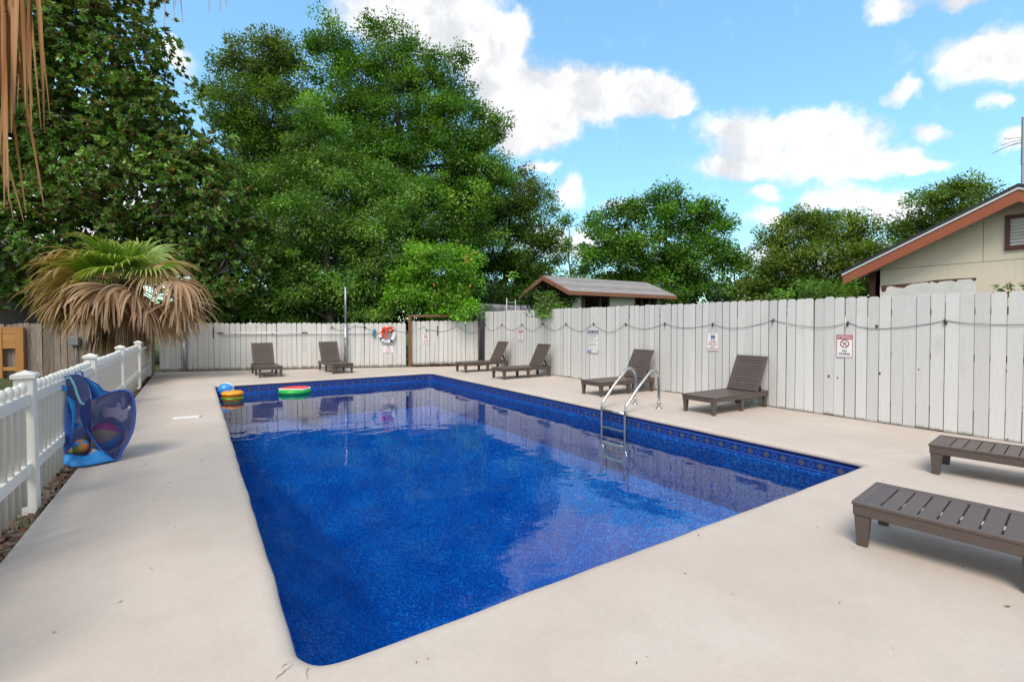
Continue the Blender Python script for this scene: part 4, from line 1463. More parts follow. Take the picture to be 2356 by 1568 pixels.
def strap(name, mat, px, d0, d1, w_=.012):
    ps = [at(*bz(x, y), d0 + (d1 - d0) * i / (len(px) - 1)) - B0 for i, (x, y) in enumerate(px)]
    return MB().tube(ps, w_, 6).build(name, mat, bag, smooth=True)
strap('trim_strap', 'bag_aqua', [(200, 165), (285, 165), (320, 220), (355, 300), (390, 420), (435, 530), (490, 558)], 4.83, 4.98)
strap('carry_handle', 'bag_blue', [(355, 120), (370, 95), (420, 75), (460, 85), (475, 130)], 4.92, 4.98, .008)
strap('piping', 'bag_blue', [(190, 165), (290, 130), (400, 122), (500, 165), (600, 218), (690, 268), (760, 350), (870, 382)], 4.80, 5.16, .007)
hang = [at(*bz(x, y), d) for x, y, d in [(130, 205, 4.76), (150, 270, 4.72), (190, 295, 4.74), (240, 280, 4.8), (235, 375, 4.8), (170, 350, 4.75), (140, 300, 4.72)]]
surf('hanging_strap', 'bag_cyan', bag, B0, hang)
strap('hook_strap', 'bag_blue', [(45, 215), (90, 200), (130, 205), (150, 270), (190, 295)], 4.86, 4.76, .006)
bb = at(*bz(820, 1020), 5.30)
ball('beach_ball', 'beach ball with magenta and mustard panels held inside the blue mesh bag', bb, .16, ['ball_olive', 'ball_cyan', 'ball_magenta'], facing(RGT * .95 + ZU * .2, ZU * .1 - FH, R(30)), n=6)
for (x, y, rr, d, ms, l) in [(290, 1215, .042, 4.93, ['ball_cyan', 'float_yellow', 'float_lettuce'], 'small multicoloured toy ball in the bag pocket, the smaller of two'),
                             (440, 1165, .07, 4.98, ['ball_blue', 'ball_olive', 'float_orange'], 'larger multicoloured toy ball in the bottom of the mesh bag')]:
    ball('toy_ball', l, at(*bz(x, y), d), rr, ms, (R(40), R(20), 0), n=6)
gl_ = [(750, 640), (770, 600), (830, 590), (870, 615), (950, 600), (985, 530), (1010, 525), (1025, 550), (1020, 600), (1050, 640), (1100, 620), (1140, 575), (1175, 580), (1180, 610), (1150, 650), (1130, 700), (1130, 760), (1050, 820), (1000, 800), (900, 740), (800, 760), (755, 720)]
g0 = at(*bz(950, 700), 5.24)
m = MB()
n = len(gl_)
f3 = [at(*bz(x, y), 5.22) - g0 for x, y in gl_]
b3 = [at(*bz(x, y), 5.27) - g0 for x, y in gl_]
m.add(f3 + b3, [tuple(range(n)), tuple(range(2 * n - 1, n - 1, -1))] + [(i, i + n, (i + 1) % n + n, (i + 1) % n) for i in range(n)])
o = m.build('plush_toy', 'glove_grey', None, bevel=.008)
o.location = g0
tag(o, 'grey star-shaped soft toy caught in the net of the blue bag', 'toy')

# ------------------------------------------------------------------ palms
FWH = Vector((FWD.x, FWD.y, 0)).normalized()
GREEN = [(.10, .20, .022), (.15, .26, .03), (.21, .31, .05)]
DEAD = [(.36, .215, .125), (.27, .155, .09), (.46, .30, .195), (.40, .27, .185)]
def blade_mesh(name, base, d, nrm, seg_len, nseg, spread, grav, pal, tip_c, seed, mat, tip_start=.55, clump=0.0, wk=1.0, fold=.2, gexp=1.6):
    r_ = np.random.default_rng(seed)
    base, d, nrm = np.array(base), np.array(d), np.array(nrm)
    d = d / np.linalg.norm(d)
    s = np.cross(d, nrm)
    s /= np.linalg.norm(s)
    nn = np.cross(s, d)
    V, F, C = [], [], []
    m = 9
    dth = 2 * spread / nseg
    for k in range(nseg):
        th = -spread + (k + .5) * dth + r_.normal(0, dth * .15)
        ln = seg_len * (.62 + .38 * math.cos(th * .6)) * r_.uniform(.85, 1.08)
        dirv = d * math.cos(th) + s * math.sin(th) + nn * fold * abs(math.sin(th))
        dirv /= np.linalg.norm(dirv)
        p = base.copy()
        side = -d * math.sin(th) + s * math.cos(th)
        gk = grav * r_.uniform(.6, 1.5)
        c0 = np.array(pal[r_.integers(0, len(pal))]) * r_.uniform(.8, 1.2)
        c1 = np.array(tip_c) * r_.uniform(.75, 1.2)
        wob = r_.normal(0, .25 * clump, 3)
        o = len(V)
        cur = dirv.copy()
        for j in range(m + 1):
            f = j / m
            wid = min(f * ln * dth * .56, ln * dth * .30 * (1 - f) ** .7 + .0015) * wk
            up = np.cross(cur, side)
            nu = np.linalg.norm(up)
            up = up / nu if nu > 1e-6 else nn
            V += [p - side * wid, p + up * wid * .55, p + side * wid]
            cc = c0 + (c1 - c0) * min(1, max(0, (f - tip_start) / (1 - tip_start + 1e-6)))
            C += [cc, cc * 1.08, cc * .92]
            g_ = gk * (f ** gexp) * 2.2
            cur = dirv + np.array([0, 0, -g_]) + wob * f
            cur /= np.linalg.norm(cur)
            p = p + cur * ln / m
        for j in range(m):
            a = o + j * 3
            F += [a, a + 1, a + 4, a + 3, a + 1, a + 2, a + 5, a + 4]
    return raw_mesh(name, np.array(V), np.array(F), 4, mat, np.array(C))
def add_frond(parent, phi, el, pet, seg, nseg, spread, grav, pal, tip, seed, dead, tip_start=.55, droop=.5, twist=0.0, wk=1.0, start=(0, 0, 0), clump=0.0):
    h = RGT * math.cos(R(phi)) - FWH * math.sin(R(phi))
    d = (h * math.cos(R(el)) + Vector((0, 0, 1)) * math.sin(R(el))).normalized()
    ps = [Vector(start)]
    cur = d.copy()
    for i in range(6):
        ps.append(ps[-1] + cur * pet / 6)
        cur = (cur + Vector((0, 0, -droop * .22))).normalized()
    sd_ = cur.cross(Vector((0, 0, 1)))
    sd_ = sd_.normalized() if sd_.length > 1e-3 else RGT.copy()
    nrm = sd_.cross(cur).normalized()
    nrm = (Matrix.Rotation(R(twist), 3, cur) @ nrm)
    fo = obj('frond', blade_mesh('frond', ps[-1], cur, nrm, seg, nseg, spread, grav, pal, tip, seed, 'frond_dead' if dead else 'frond', tip_start, clump, wk, .2, 1.8 if dead else 4.0), parent)
    MB().tube(ps, [.026, .022, .018, .016, .014, .013, .012], 6).build('leaf_stalk', 'petiole_dead' if dead else 'petiole', fo, smooth=True)
    return fo
def trunk_mesh(h, r0, r1, seed):
    r_ = random.Random(seed)
    m = MB()
    n, k = 14, 26
    vs_, fs_ = [], []
    for j in range(k + 1):
        z = h * j / k
        for i in range(n):
            a = 2 * math.pi * i / n
            rr = (r0 + (r1 - r0) * j / k) * (1 + .10 * math.sin(i * 2.4 + j * 2.2) + r_.uniform(-.05, .05))
            vs_.append((rr * math.cos(a), rr * math.sin(a), z))
    for j in range(k):
        for i in range(n):
            i2 = (i + 1) % n
            fs_.append((j * n + i, j * n + i2, (j + 1) * n + i2, (j + 1) * n + i))
    return m.add(vs_, fs_)
pc = at(283, 652, 12.6)
palm = thing('fan_palm', 'short fan palm with green crown and skirt of dead tan leaves behind picket fence', 'palm tree', (pc.x, pc.y, SOIL_Z), 0)
hz = pc.z - SOIL_Z
trunk_mesh(hz + .1, .22, .26, 3).build('trunk', 'palm_trunk', palm, smooth=True)
st = (0, 0, hz)
tipg = (.42, .36, .12)
tipd = (.45, .31, .215)
gl_ = [(70, 48, .62, 1.05, 5), (120, 42, .6, 1.0, 4), (95, 12, .55, .8, 7), 
       (240, 60, .8, 1.1, 6), (290, 65, .8, 1.1, 6), (140, 68, .5, .9, 5), (40, 66, .55, .95, 5), (60, 34, .75, 1.15, 5), (15, 34, .85, 1.1, 7), (85, 60, .7, 1.15, 4)]
for k, (phi, el, pet, seg, gv) in enumerate(gl_):
    add_frond(palm, phi, el, pet, seg, 32, 1.9, .35 + gv * .10, GREEN, tipg, 100 + k, False, .62, .4, random.uniform(-25, 25), wk=1.35, start=st)
hl = [(150, 50, .95, 1.15, .8), (165, 38, 1.2, 1.1, .9), (172, 22, 1.35, 1.05, 1.0), (148, 30, 1.0, 1.0, 1.0), (160, 12, 1.1, 1.1, 1.3), (20, 30, 1.1, 1.1, 1.3), (0, 45, 1.0, 1.1, 1.0), (200, 45, 1.0, 1.1, 1.0), (330, 50, .9, 1.1, .9), (135, 12, .8, 1.1, 1.3)]
for k, (phi, el, pet, seg, gv) in enumerate(hl):
    add_frond(palm, phi, el, pet, seg, 30, 1.45, gv, [(.30, .24, .07), (.40, .27, .12)], tipd, 140 + k, True, .25, .6, 20, start=st)
dl = [(150, 8, 1.0, 1.1), (165, -8, 1.15, 1.1), (140, -15, .9, 1.1), (65, 10, .95, 1.15), (40, 5, 1.2, 1.1), (12, 20, 1.75, 1.15), (5, 2, 1.65, 1.1), (172, 12, 1.4, 1.1),
      (25, -10, 1.3, 1.1), (105, -5, .7, 1.1), (85, -12, .75, 1.1), (200, 0, 1.0, 1.1), (230, -20, .9, 1.1), (270, -20, .9, 1.1), (310, -20, 1.0, 1.1), (345, -15, 1.2, 1.1)]
for k, (phi, el, pet, seg) in enumerate(dl):
    add_frond(palm, phi, el, pet, seg * 1.1, 30, 1.5, 1.1 + .5 * (k % 3), DEAD, tipd, 170 + k, True, .5, .6, random.uniform(-35, 35), wk=1.45, start=st, clump=1.3)
r_ = random.Random(12)
for k in range(26):                                   # the thatch of older leaves hanging round the trunk
    phi = k * 360 / 13 + r_.uniform(-12, 12)
    add_frond(palm, phi, r_.uniform(-45, -5) if k < 13 else r_.uniform(-70, -35), r_.uniform(.45, .85), r_.uniform(1.0, 1.3), 30, r_.uniform(.7, 1.1), r_.uniform(3.0, 5.0),
              [(.26, .15, .085), (.20, .115, .065), (.33, .205, .125)], tipd, 240 + k, True, .4, .9, r_.uniform(-30, 30), wk=.9, start=(0, 0, hz - .1 - .35 * (k >= 13)), clump=1.6)

# a second, taller palm just outside the frame: only its hanging dead leaves reach into view
tp = Vector((-1.62, 3.72, SOIL_Z))
palm2 = thing('fan_palm', 'tall palm at the deck edge, only its dry hanging leaf strips showing', 'palm tree', tp, 0)
trunk_mesh(4.6, .19, .2, 8).build('trunk', 'palm_trunk', palm2, smooth=True)
crown = Vector((0, 0, 4.55))
for k in range(14):
    add_frond(palm2, k * 26 + 90, 25 + 20 * (k % 3), .9, 1.0, 30, 1.7, .5, GREEN, tipg, 300 + k, False, .6, .4, 0, start=crown) if not (k * 26 + 90) % 360 < 100 else None
def camp(X, Y, z):
    return RGT * X + FWH * Y + Vector((0, 0, z))
def hang_frond(X, Y, z, ln, nseg, spread, seed, lean=(0, 0), wk=1.0, grav=2.2):
    b_ = camp(X, Y, z) - tp
    d_ = Vector((0, 0, -1)) + RGT * lean[0] + FWH * lean[1]
    fo = obj('frond', blade_mesh('frond', b_, d_, RGT.cross(d_) + RGT * .3, ln, nseg, spread, grav, [(.36, .165, .07), (.28, .125, .055), (.44, .24, .125)], (.40, .23, .13), seed, 'frond_dead', .6, .9, wk), palm2)
    mid = (crown + b_) / 2 + Vector((0, 0, .45))
    ps = [crown.lerp(mid, s).lerp(mid.lerp(b_, s), s) for s in (0, .2, .4, .6, .8, 1)]
    MB().tube(ps, .013, 6).build('leaf_stalk', 'petiole_dead', fo, smooth=True)
hang_frond(-2.16, 2.05, 3.02, 1.02, 18, .20, 401, (-.02, 0), 2.0)
hang_frond(-2.08, 2.05, 3.2, .9, 11, .16, 402, (-.02, 0), 2.2)
hang_frond(-2.42, 2.1, 2.72, .85, 15, .42, 403, (.18, 0), 1.3)
hang_frond(-2.32, 2.0, 2.35, .62, 9, .3, 404, (.10, 0), 1.3)
hang_frond(-2.22, 2.25, 3.25, .9, 9, .22, 405, (.0, 0), 1.0)
hang_frond(-1.74, 2.5, 3.95, .95, 6, .12, 406, (.0, 0), .8)
hang_frond(-1.585, 2.6, 4.05, .9, 6, .10, 407, (.0, 0), .8)

# ------------------------------------------------------------------ neighbours' buildings
# house on the right: gable end parallel to the tall fence
HU, HE = 12.0, 11.6
XN = Vector((1, 0, 0))
def hp(px, py, u=HE):
    return on_plane(px, py, Vector((u, 0, 0)), XN)
ev, rg = hp(1940, 634), hp(2344, 436)
v_r, z_r, v_e, z_e = rg.y, rg.z, ev.y, ev.z
slope = (z_r - z_e) / (v_e - v_r)
hs = thing('house', 'cream house with orange-red rake boards and louvred gable vent over the tall fence', 'house', (HU, v_r, SOIL_Z), 0)
def hl_(u, v, z):
    return Vector((u - HU, v - v_r, z - SOIL_Z))
half = v_e - v_r
wc = hp(2012, 660, HU).y                      # wall corner
hw = wc - v_r
z_w = z_r - slope * hw - .05                  # wall top at the corner
z_s = on_plane(2188, 608, Vector((HU, 0, 0)), XN).z
def panel(poly, name='wall_panel', mat='plywood_siding', x0=0.0, x1=.03):
    m = MB()
    m.prism([(y, z) for y, z in poly], x0, x1, 'yz')
    return m.build(name, mat, hs)
zr_ = z_r - .05
gapw = .004
vs1 = hp(2262, 560, HU).y - v_r              # vertical seam in the gable
def ztop(y):
    return zr_ - slope * abs(y) - SOIL_Z
zs_ = z_s - SOIL_Z
panel([(vs1 + gapw, zs_ + gapw), (hw, zs_ + gapw), (hw, ztop(hw)), (vs1 + gapw, ztop(vs1))])
panel([(-hw, zs_ + gapw), (vs1 - gapw, zs_ + gapw), (vs1 - gapw, ztop(vs1)), (0, ztop(0)), (-hw, ztop(hw))])
panel([(-hw, 0), (hw, 0), (hw, zs_ - gapw), (-hw, zs_ - gapw)])
panel([(-hw, 0), (hw, 0), (hw, ztop(hw)), (0, ztop(0)), (-hw, ztop(hw))], 'wall_core', 'old_dark_wood', .031, .1)
MB().box((4, hw - .05, ztop(hw) / 2 - .03), (8, .1, ztop(hw) - .05)).build('side_wall', 'plywood_siding', hs)
MB().box((4, -hw + .05, ztop(hw) / 2 - .03), (8, .1, ztop(hw) - .05)).build('side_wall', 'plywood_siding', hs)
MB().box((-.03, hw + .02, ztop(hw) / 2 - .02), (.09, .10, ztop(hw) - .04)).build('corner_post', 'trim_dark_red', hs, bevel=.004)
for s in (1, -1):
    a0, a1 = Vector((0, 0, z_r - SOIL_Z)), Vector((0, s * half, z_e - SOIL_Z))
    ang = math.atan2(a1.z - a0.z, a1.y - a0.y)
    def rake(name, x, dz, th, ww, mat, ext=0.0):
        m = MB()
        b0, b1 = a0 + Vector((0, 0, dz)), a1 + Vector((0, 0, dz)) + (a1 - a0).normalized() * ext
        m.add([(x - ww / 2, b0.y, b0.z), (x + ww / 2, b0.y, b0.z), (x + ww / 2, b1.y, b1.z), (x - ww / 2, b1.y, b1.z),
               (x - ww / 2, b0.y, b0.z - th), (x + ww / 2, b0.y, b0.z - th), (x + ww / 2, b1.y, b1.z - th), (x - ww / 2, b1.y, b1.z - th)],
              [(0, 1, 2, 3), (4, 7, 6, 5), (0, 4, 5, 1), (1, 5, 6, 2), (2, 6, 7, 3), (3, 7, 4, 0)])
        return m.build(name, mat, hs)
    rake('rake_board', HE - HU, 0, .20, .04, 'trim_orange')
    rake('drip_edge', HE - HU - .012, .045, .042, .05, 'gutter_white', .02)
    rake('roof', 3.97, .10, .055, 8.83, 'roof_edge_black', .05)
    rake('soffit', (HE - HU) / 2 + .01, -.12, .02, -(HE - HU) - .03, 'soffit_white')
    rake('eave_board', 4.0, -.02, .0, 8.0, 'soffit_white') if False else None
va, vb = hp(2314, 497, HU), hp(2314, 576, HU)
vy1 = va.y - v_r
vh = va.z - vb.z
vw = .75
vc = (va.z + vb.z) / 2 - SOIL_Z
fr = MB()
for s in (-1, 1):
    fr.box((-.02, vy1 - vw / 2 + s * (vw / 2 - .03), vc), (.05, .06, vh))
    fr.box((-.02, vy1 - vw / 2, vc + s * (vh / 2 - .03)), (.049, vw - .12, .06))
vent = fr.build('gable_vent', 'trim_dark_red', hs)
for k in range(9):
    z = vc - vh / 2 + .09 + k * (vh - .16) / 8
    MB().box((-.012, vy1 - vw / 2, z), (.045, vw - .12, .012), Matrix.Rotation(R(-35), 3, 'Y')).build('louvre', 'gutter_white', vent)
# peeling plywood sheet between fence and house
pz = lambda x, y: sp(2400 + x * .3827, 400 + y * .3827)
PU = 11.3
pt0 = on_plane(*pz(1010, 1400), Vector((PU, 0, 0)), XN)
ps_t = thing('plywood_sheet', 'peeling white painted plywood sheet standing between fence and cream house', 'plywood sheet', (PU, pt0.y, SOIL_Z), 0)
def jag(pts_, du, name, mat):
    base = [on_plane(*pz(x, y), Vector((PU - du, 0, 0)), XN) for x, y in pts_]
    lo, hi = base[0].y - pt0.y, base[-1].y - pt0.y
    poly = [(b.y - pt0.y, b.z - SOIL_Z) for b in base]
    poly = [(lo, .0)] + poly + [(hi, .0)]
    return MB().prism(poly, -du, -du + .008, 'yz').build(name, mat, ps_t)
jag([(1028, 1318), (1110, 1312), (1290, 1298), (1480, 1272), (1700, 1258), (1812, 1253)], 0, 'wood_core', 'peeled_wood')
jag([(1016, 1330), (1030, 1375), (1060, 1368), (1075, 1330), (1105, 1322), (1150, 1334), (1215, 1340), (1245, 1318), (1290, 1304), (1330, 1300), (1400, 1290), (1425, 1300), (1440, 1285), (1490, 1300), (1510, 1286), (1600, 1276), (1650, 1288), (1660, 1272), (1720, 1266), (1770, 1264), (1790, 1282), (1812, 1275)], .009, 'paint_layer', 'flaking_paint')
# television aerial behind the ridge
ta = hp(2352, 440, HE + 1.4)
an = thing('antenna', 'thin metal television aerial mast above the cream house roof', 'antenna', (ta.x, ta.y, z_r - .3), 0)
ht = hp(2352, 295, HE + 1.4).z - z_r + .3
MB().tube([(0, 0, 0), (0, 0, ht * .6)], .022, 8).build('mast', 'aluminium', an)
MB().tube([(0, 0, ht * .6), (0, 0, ht + .2)], .03, 8).build('upper_mast', 'aluminium', an)
for k, (l, z, dz) in enumerate(((.42, .86, -.12), (.26, .90, .06), (.2, .84, .0), (.3, .88, -.03))):
    MB().tube([(0, 0, ht * z), (0, l * .6, ht * z + dz * .4), (0, l, ht * z + dz)], .007, 5).build('aerial_arm', 'aluminium', an)

# cabana with shingled roof
CV, CU0, CU1, CZ, CE, CH = 14.25, 10.72, 16.3, 3.2, 2.56, 1.52
cb = thing('cabana', 'small stucco pool cabana with grey shingle roof and brown fascia beyond the fence', 'building', (CU0, CV, SOIL_Z), 0)
Lc = CU1 - CU0
zr, ze = CZ - SOIL_Z, CE - SOIL_Z
for s in (-1, 1):
    nrow = 11
    for k in range(nrow):
        f0, f1 = k / nrow, (k + 1) / nrow + .01
        m = MB()
        y0, y1 = s * CH * f0, s * CH * f1
        z0, z1 = zr - (zr - ze) * f0, zr - (zr - ze) * f1
        th = .022
        m.add([(0, y0, z0), (Lc, y0, z0), (Lc, y1, z1 + th), (0, y1, z1 + th), (0, y0, z0 - .03), (Lc, y0, z0 - .03), (Lc, y1, z1 - .012), (0, y1, z1 - .012)],
              [(0, 1, 2, 3), (4, 7, 6, 5), (0, 4, 5, 1), (1, 5, 6, 2), (2, 6, 7, 3), (3, 7, 4, 0)])
        m.build('shingle_course', 'shingles', cb)
    MB().box((Lc / 2, s * (CH + .012), ze - .075), (Lc, .03, .13)).build('fascia', 'trim_brown', cb)
    for x in (-.02, Lc + .02):
        MB().add(*[[(x - .018, 0, zr - .02), (x + .018, 0, zr - .02), (x + .018, s * (CH + .02), ze - .02), (x - .018, s * (CH + .02), ze - .02), (x - .018, 0, zr - .17), (x + .018, 0, zr - .17), (x + .018, s * (CH + .02), ze - .16), (x - .018, s * (CH + .02), ze - .16)],
                   [(0, 1, 2, 3), (4, 7, 6, 5), (0, 4, 5, 1), (1, 5, 6, 2), (2, 6, 7, 3), (3, 7, 4, 0)]]).build('rake_board', 'trim_brown', cb)
    MB().add([(.02, 0, zr - .05), (Lc - .02, 0, zr - .05), (Lc - .02, s * CH, ze - .03), (.02, s * CH, ze - .03)], [(0, 1, 2, 3)]).build('roof_deck', 'old_dark_wood', cb)
WV = CV - 1.12
YN = Vector((0, 1, 0))
def cwx(x6):
    return on_plane(*sp(1400 + x6 * .3396, 960), Vector((0, WV, 0)), YN).x - CU0
xs_ = [cwx(1215), cwx(1300), cwx(1565), cwx(1800), cwx(2012)]
wy = WV - CV
for a, b in ((xs_[0], xs_[1]), (xs_[2], xs_[3])):
    MB().box(((a + b) / 2, wy + .06, ze / 2), (b - a, .12, ze - .02)).build('wall', 'stucco', cb)
MB().box(((xs_[0] + xs_[4]) / 2, wy + .06, .6), (xs_[4] - xs_[0] - .01, .118, 1.2)).build('wall', 'stucco', cb)
MB().box((xs_[0] + .06, .42, ze / 2 - .02), (.12, 1.2, ze - .06)).build('wall', 'stucco', cb)
MB().box((xs_[4] - .06, .0, ze / 2 - .02), (.11, 2.2, ze - .06)).build('wall', 'old_dark_wood', cb)
MB().box(((xs_[0] + xs_[4]) / 2, 1.1, ze / 2), (xs_[4] - xs_[0], .1, ze - .03)).build('rear_wall', 'old_dark_wood', cb)
for x in (xs_[1] + .05, xs_[1] + .14, cwx(1478), xs_[2] - .03, xs_[3] + .03, cwx(1865), cwx(1940), xs_[4] - .05):
    MB().box((x, wy + .04, ze / 2 + .25), (.075, .10, ze - .55)).build('window_post', 'frame_dark', cb)
for a, b in ((1330, 1375), (1440, 1500), (1300, 1310)):
    q0, q1 = [on_plane(*sp(1400 + x6 * .3396, 960), Vector((0, CV + 1.04, 0)), YN).x - CU0 for x6 in (a + 40, b + 45)]
    MB().box(((q0 + q1) / 2, 1.03, 1.75), (q1 - q0, .03, .5)).build('window_pane', 'pane_light', cb)

# tarpaulin-covered stack and the aluminium ladder against it
def tarp(name, label, px0, px1, ztop_, depth, seed, sag_=.05):
    a, b = at(px0, 743, depth), at(px1, 743, depth)
    d = b - a
    t = thing(name, label, 'tarpaulin', (a.x, a.y, SOIL_Z), math.atan2(d.y, d.x))
    r_ = random.Random(seed)
    nx_, nz_ = 26, 14
    ph = [r_.uniform(0, 6) for _ in range(6)]
    vs_, fs_ = [], []
    L2 = d.length
    for j in range(nz_ + 6):
        for i in range(nx_ + 1):
            x = L2 * i / nx_
            fold = .05 * math.sin(x * 7 + ph[0] + .4 * j) + .035 * math.sin(x * 15 + ph[1] - .25 * j) + .03 * math.sin(j * .9 + x * 3 + ph[2])
            if j <= nz_:
                z = ztop_ * j / nz_
                y = fold - .1 * (1 - j / nz_)
            else:
                y = (j - nz_) * .22 + fold * .3
                z = ztop_ - sag_ * math.sin((j - nz_) / 5 * math.pi)
            if j == nz_:
                y += .03
                z += -.02
            z += .03 * math.sin(x * 2.3 + ph[3]) * (j / nz_)
            vs_.append((x, y, z))
    for j in range(nz_ + 5):
        for i in range(nx_):
            q = j * (nx_ + 1) + i
            fs_.append((q, q + 1, q + nx_ + 2, q + nx_ + 1))
    m = MB()
    m.add(vs_, fs_)
    o_ = m.build('sheet', 'tarp_grey', t, smooth=True)
    MB().box((L2 / 2, .55, (ztop_ - .12) / 2), (L2 - .2, .7, ztop_ - .12)).build('covered_stack', 'old_dark_wood', t)
    MB().tube([(0, -.02, ztop_ * .82), (L2 * .5, -.07, ztop_ * .8), (L2, -.03, ztop_ * .82)], .01, 5).build('tie_rope', 'cable_dark', t)
    return t
zt_ = at(1160, 699, 18.4).z - SOIL_Z
tarp('covered_stack', 'grey tarpaulin draped over a long stack behind the fence corner', 1095, 1197, zt_, 18.4, 4)
tarp('covered_stack', 'short rounded end of grey tarpaulin beside the leafy sprig over the fence', 1199, 1235, zt_ - .02, 18.2, 9)
la, lb = at(1166, 745, 18.0), at(1180, 745, 18.0)
d = lb - la
hl2 = at(1166, 686, 18.2).z - SOIL_Z
ld = thing('ladder', 'aluminium ladder leaning on the grey tarpaulin stack', 'ladder', (la.x, la.y, SOIL_Z), math.atan2(d.y, d.x))
for x in (0, .36):
    MB().bar((x - .04, -.5, 0), (x * .9, .12, hl2 - (.0 if x == 0 else .06)), .03, .06).build('stile', 'aluminium', ld)
for k in range(9):
    s = (k + .6) / 9.2
    MB().bar((-.03, -.5 + .62 * s, hl2 * s), (.33, -.5 + .62 * s, hl2 * s), .03, .03).build('rung', 'aluminium', ld)

# dark house far left behind the weathered fence
hb = FA + FD * -13.2 - FN * 5.6
nh = thing('house', 'dark lap-sided house half hidden by the magnolia behind the weathered fence', 'house', (hb.x, hb.y, SOIL_Z), FROT)
for k in range(24):
    MB().box((4.0, .02, .07 + k * .14), (8.0, .03, .146), Matrix.Rotation(R(7), 3, 'X')).build('siding_board', 'siding_dark', nh)
MB().box((4.0, 2.0, 1.7), (7.98, 3.9, 3.3)).build('wall_core', 'siding_dark', nh)
for k in range(9):
    MB().box((4.0, -.45 + k * .3, 3.42 + k * .16), (9.0, .36, .03), Matrix.Rotation(R(28), 3, 'X')).build('shingle_course', 'shingles', nh)
MB().box((4.0, -.6, 3.34), (9.0, .03, .14)).build('fascia', 'soffit_white', nh)

# ------------------------------------------------------------------ trees and shrubs
def leaves_array(c, n_per, cr, leaf_l, leaf_w, out, cols, r_, up=.5, flat_=.6, jit=.22):
    """c (K,3) clump centres, out (K,3) outward directions, cols (K,3) -> vertex, colour arrays of rhombic leaves"""
    K = len(c)
    N = K * n_per
    cc = np.repeat(c, n_per, 0)
    oo = np.repeat(out, n_per, 0)
    off = r_.normal(0, 1, (N, 3))
    off[:, 2] *= flat_
    crr = np.repeat(cr * r_.uniform(.6, 1.35, K), n_per)
    rl = np.linalg.norm(off, axis=1)[:, None]
    off = off / (rl + 1e-6) * np.minimum(rl, 2.2) ** .6
    p = cc + off * crr[:, None] * .62
    d = off * .6 + oo * .5 + r_.normal(0, .7, (N, 3))
    d[:, 2] -= .15
    d /= np.linalg.norm(d, axis=1)[:, None]
    nn = r_.normal(0, .45, (N, 3)) + np.array([0, 0, up]) + oo * .3 + off * .75
    s = np.cross(d, nn)
    s /= np.linalg.norm(s, axis=1)[:, None] + 1e-9
    nm = np.cross(s, d)
    k = r_.uniform(.65, 1.3, N)[:, None]
    l, w_ = leaf_l * k, leaf_w * k
    V = np.empty((N, 4, 3))
    V[:, 0] = p
    V[:, 1] = p + d * l * .5 + s * w_ * .5 + nm * l * .06
    V[:, 2] = p + d * l - nm * l * .08
    V[:, 3] = p + d * l * .5 - s * w_ * .5 + nm * l * .06
    C = np.repeat(cols, n_per, 0) * r_.uniform(1 - jit, 1 + jit, (N, 1)) * r_.uniform(.93, 1.07, (N, 3))
    return V.reshape(-1, 3), np.repeat(C, 4, 0)
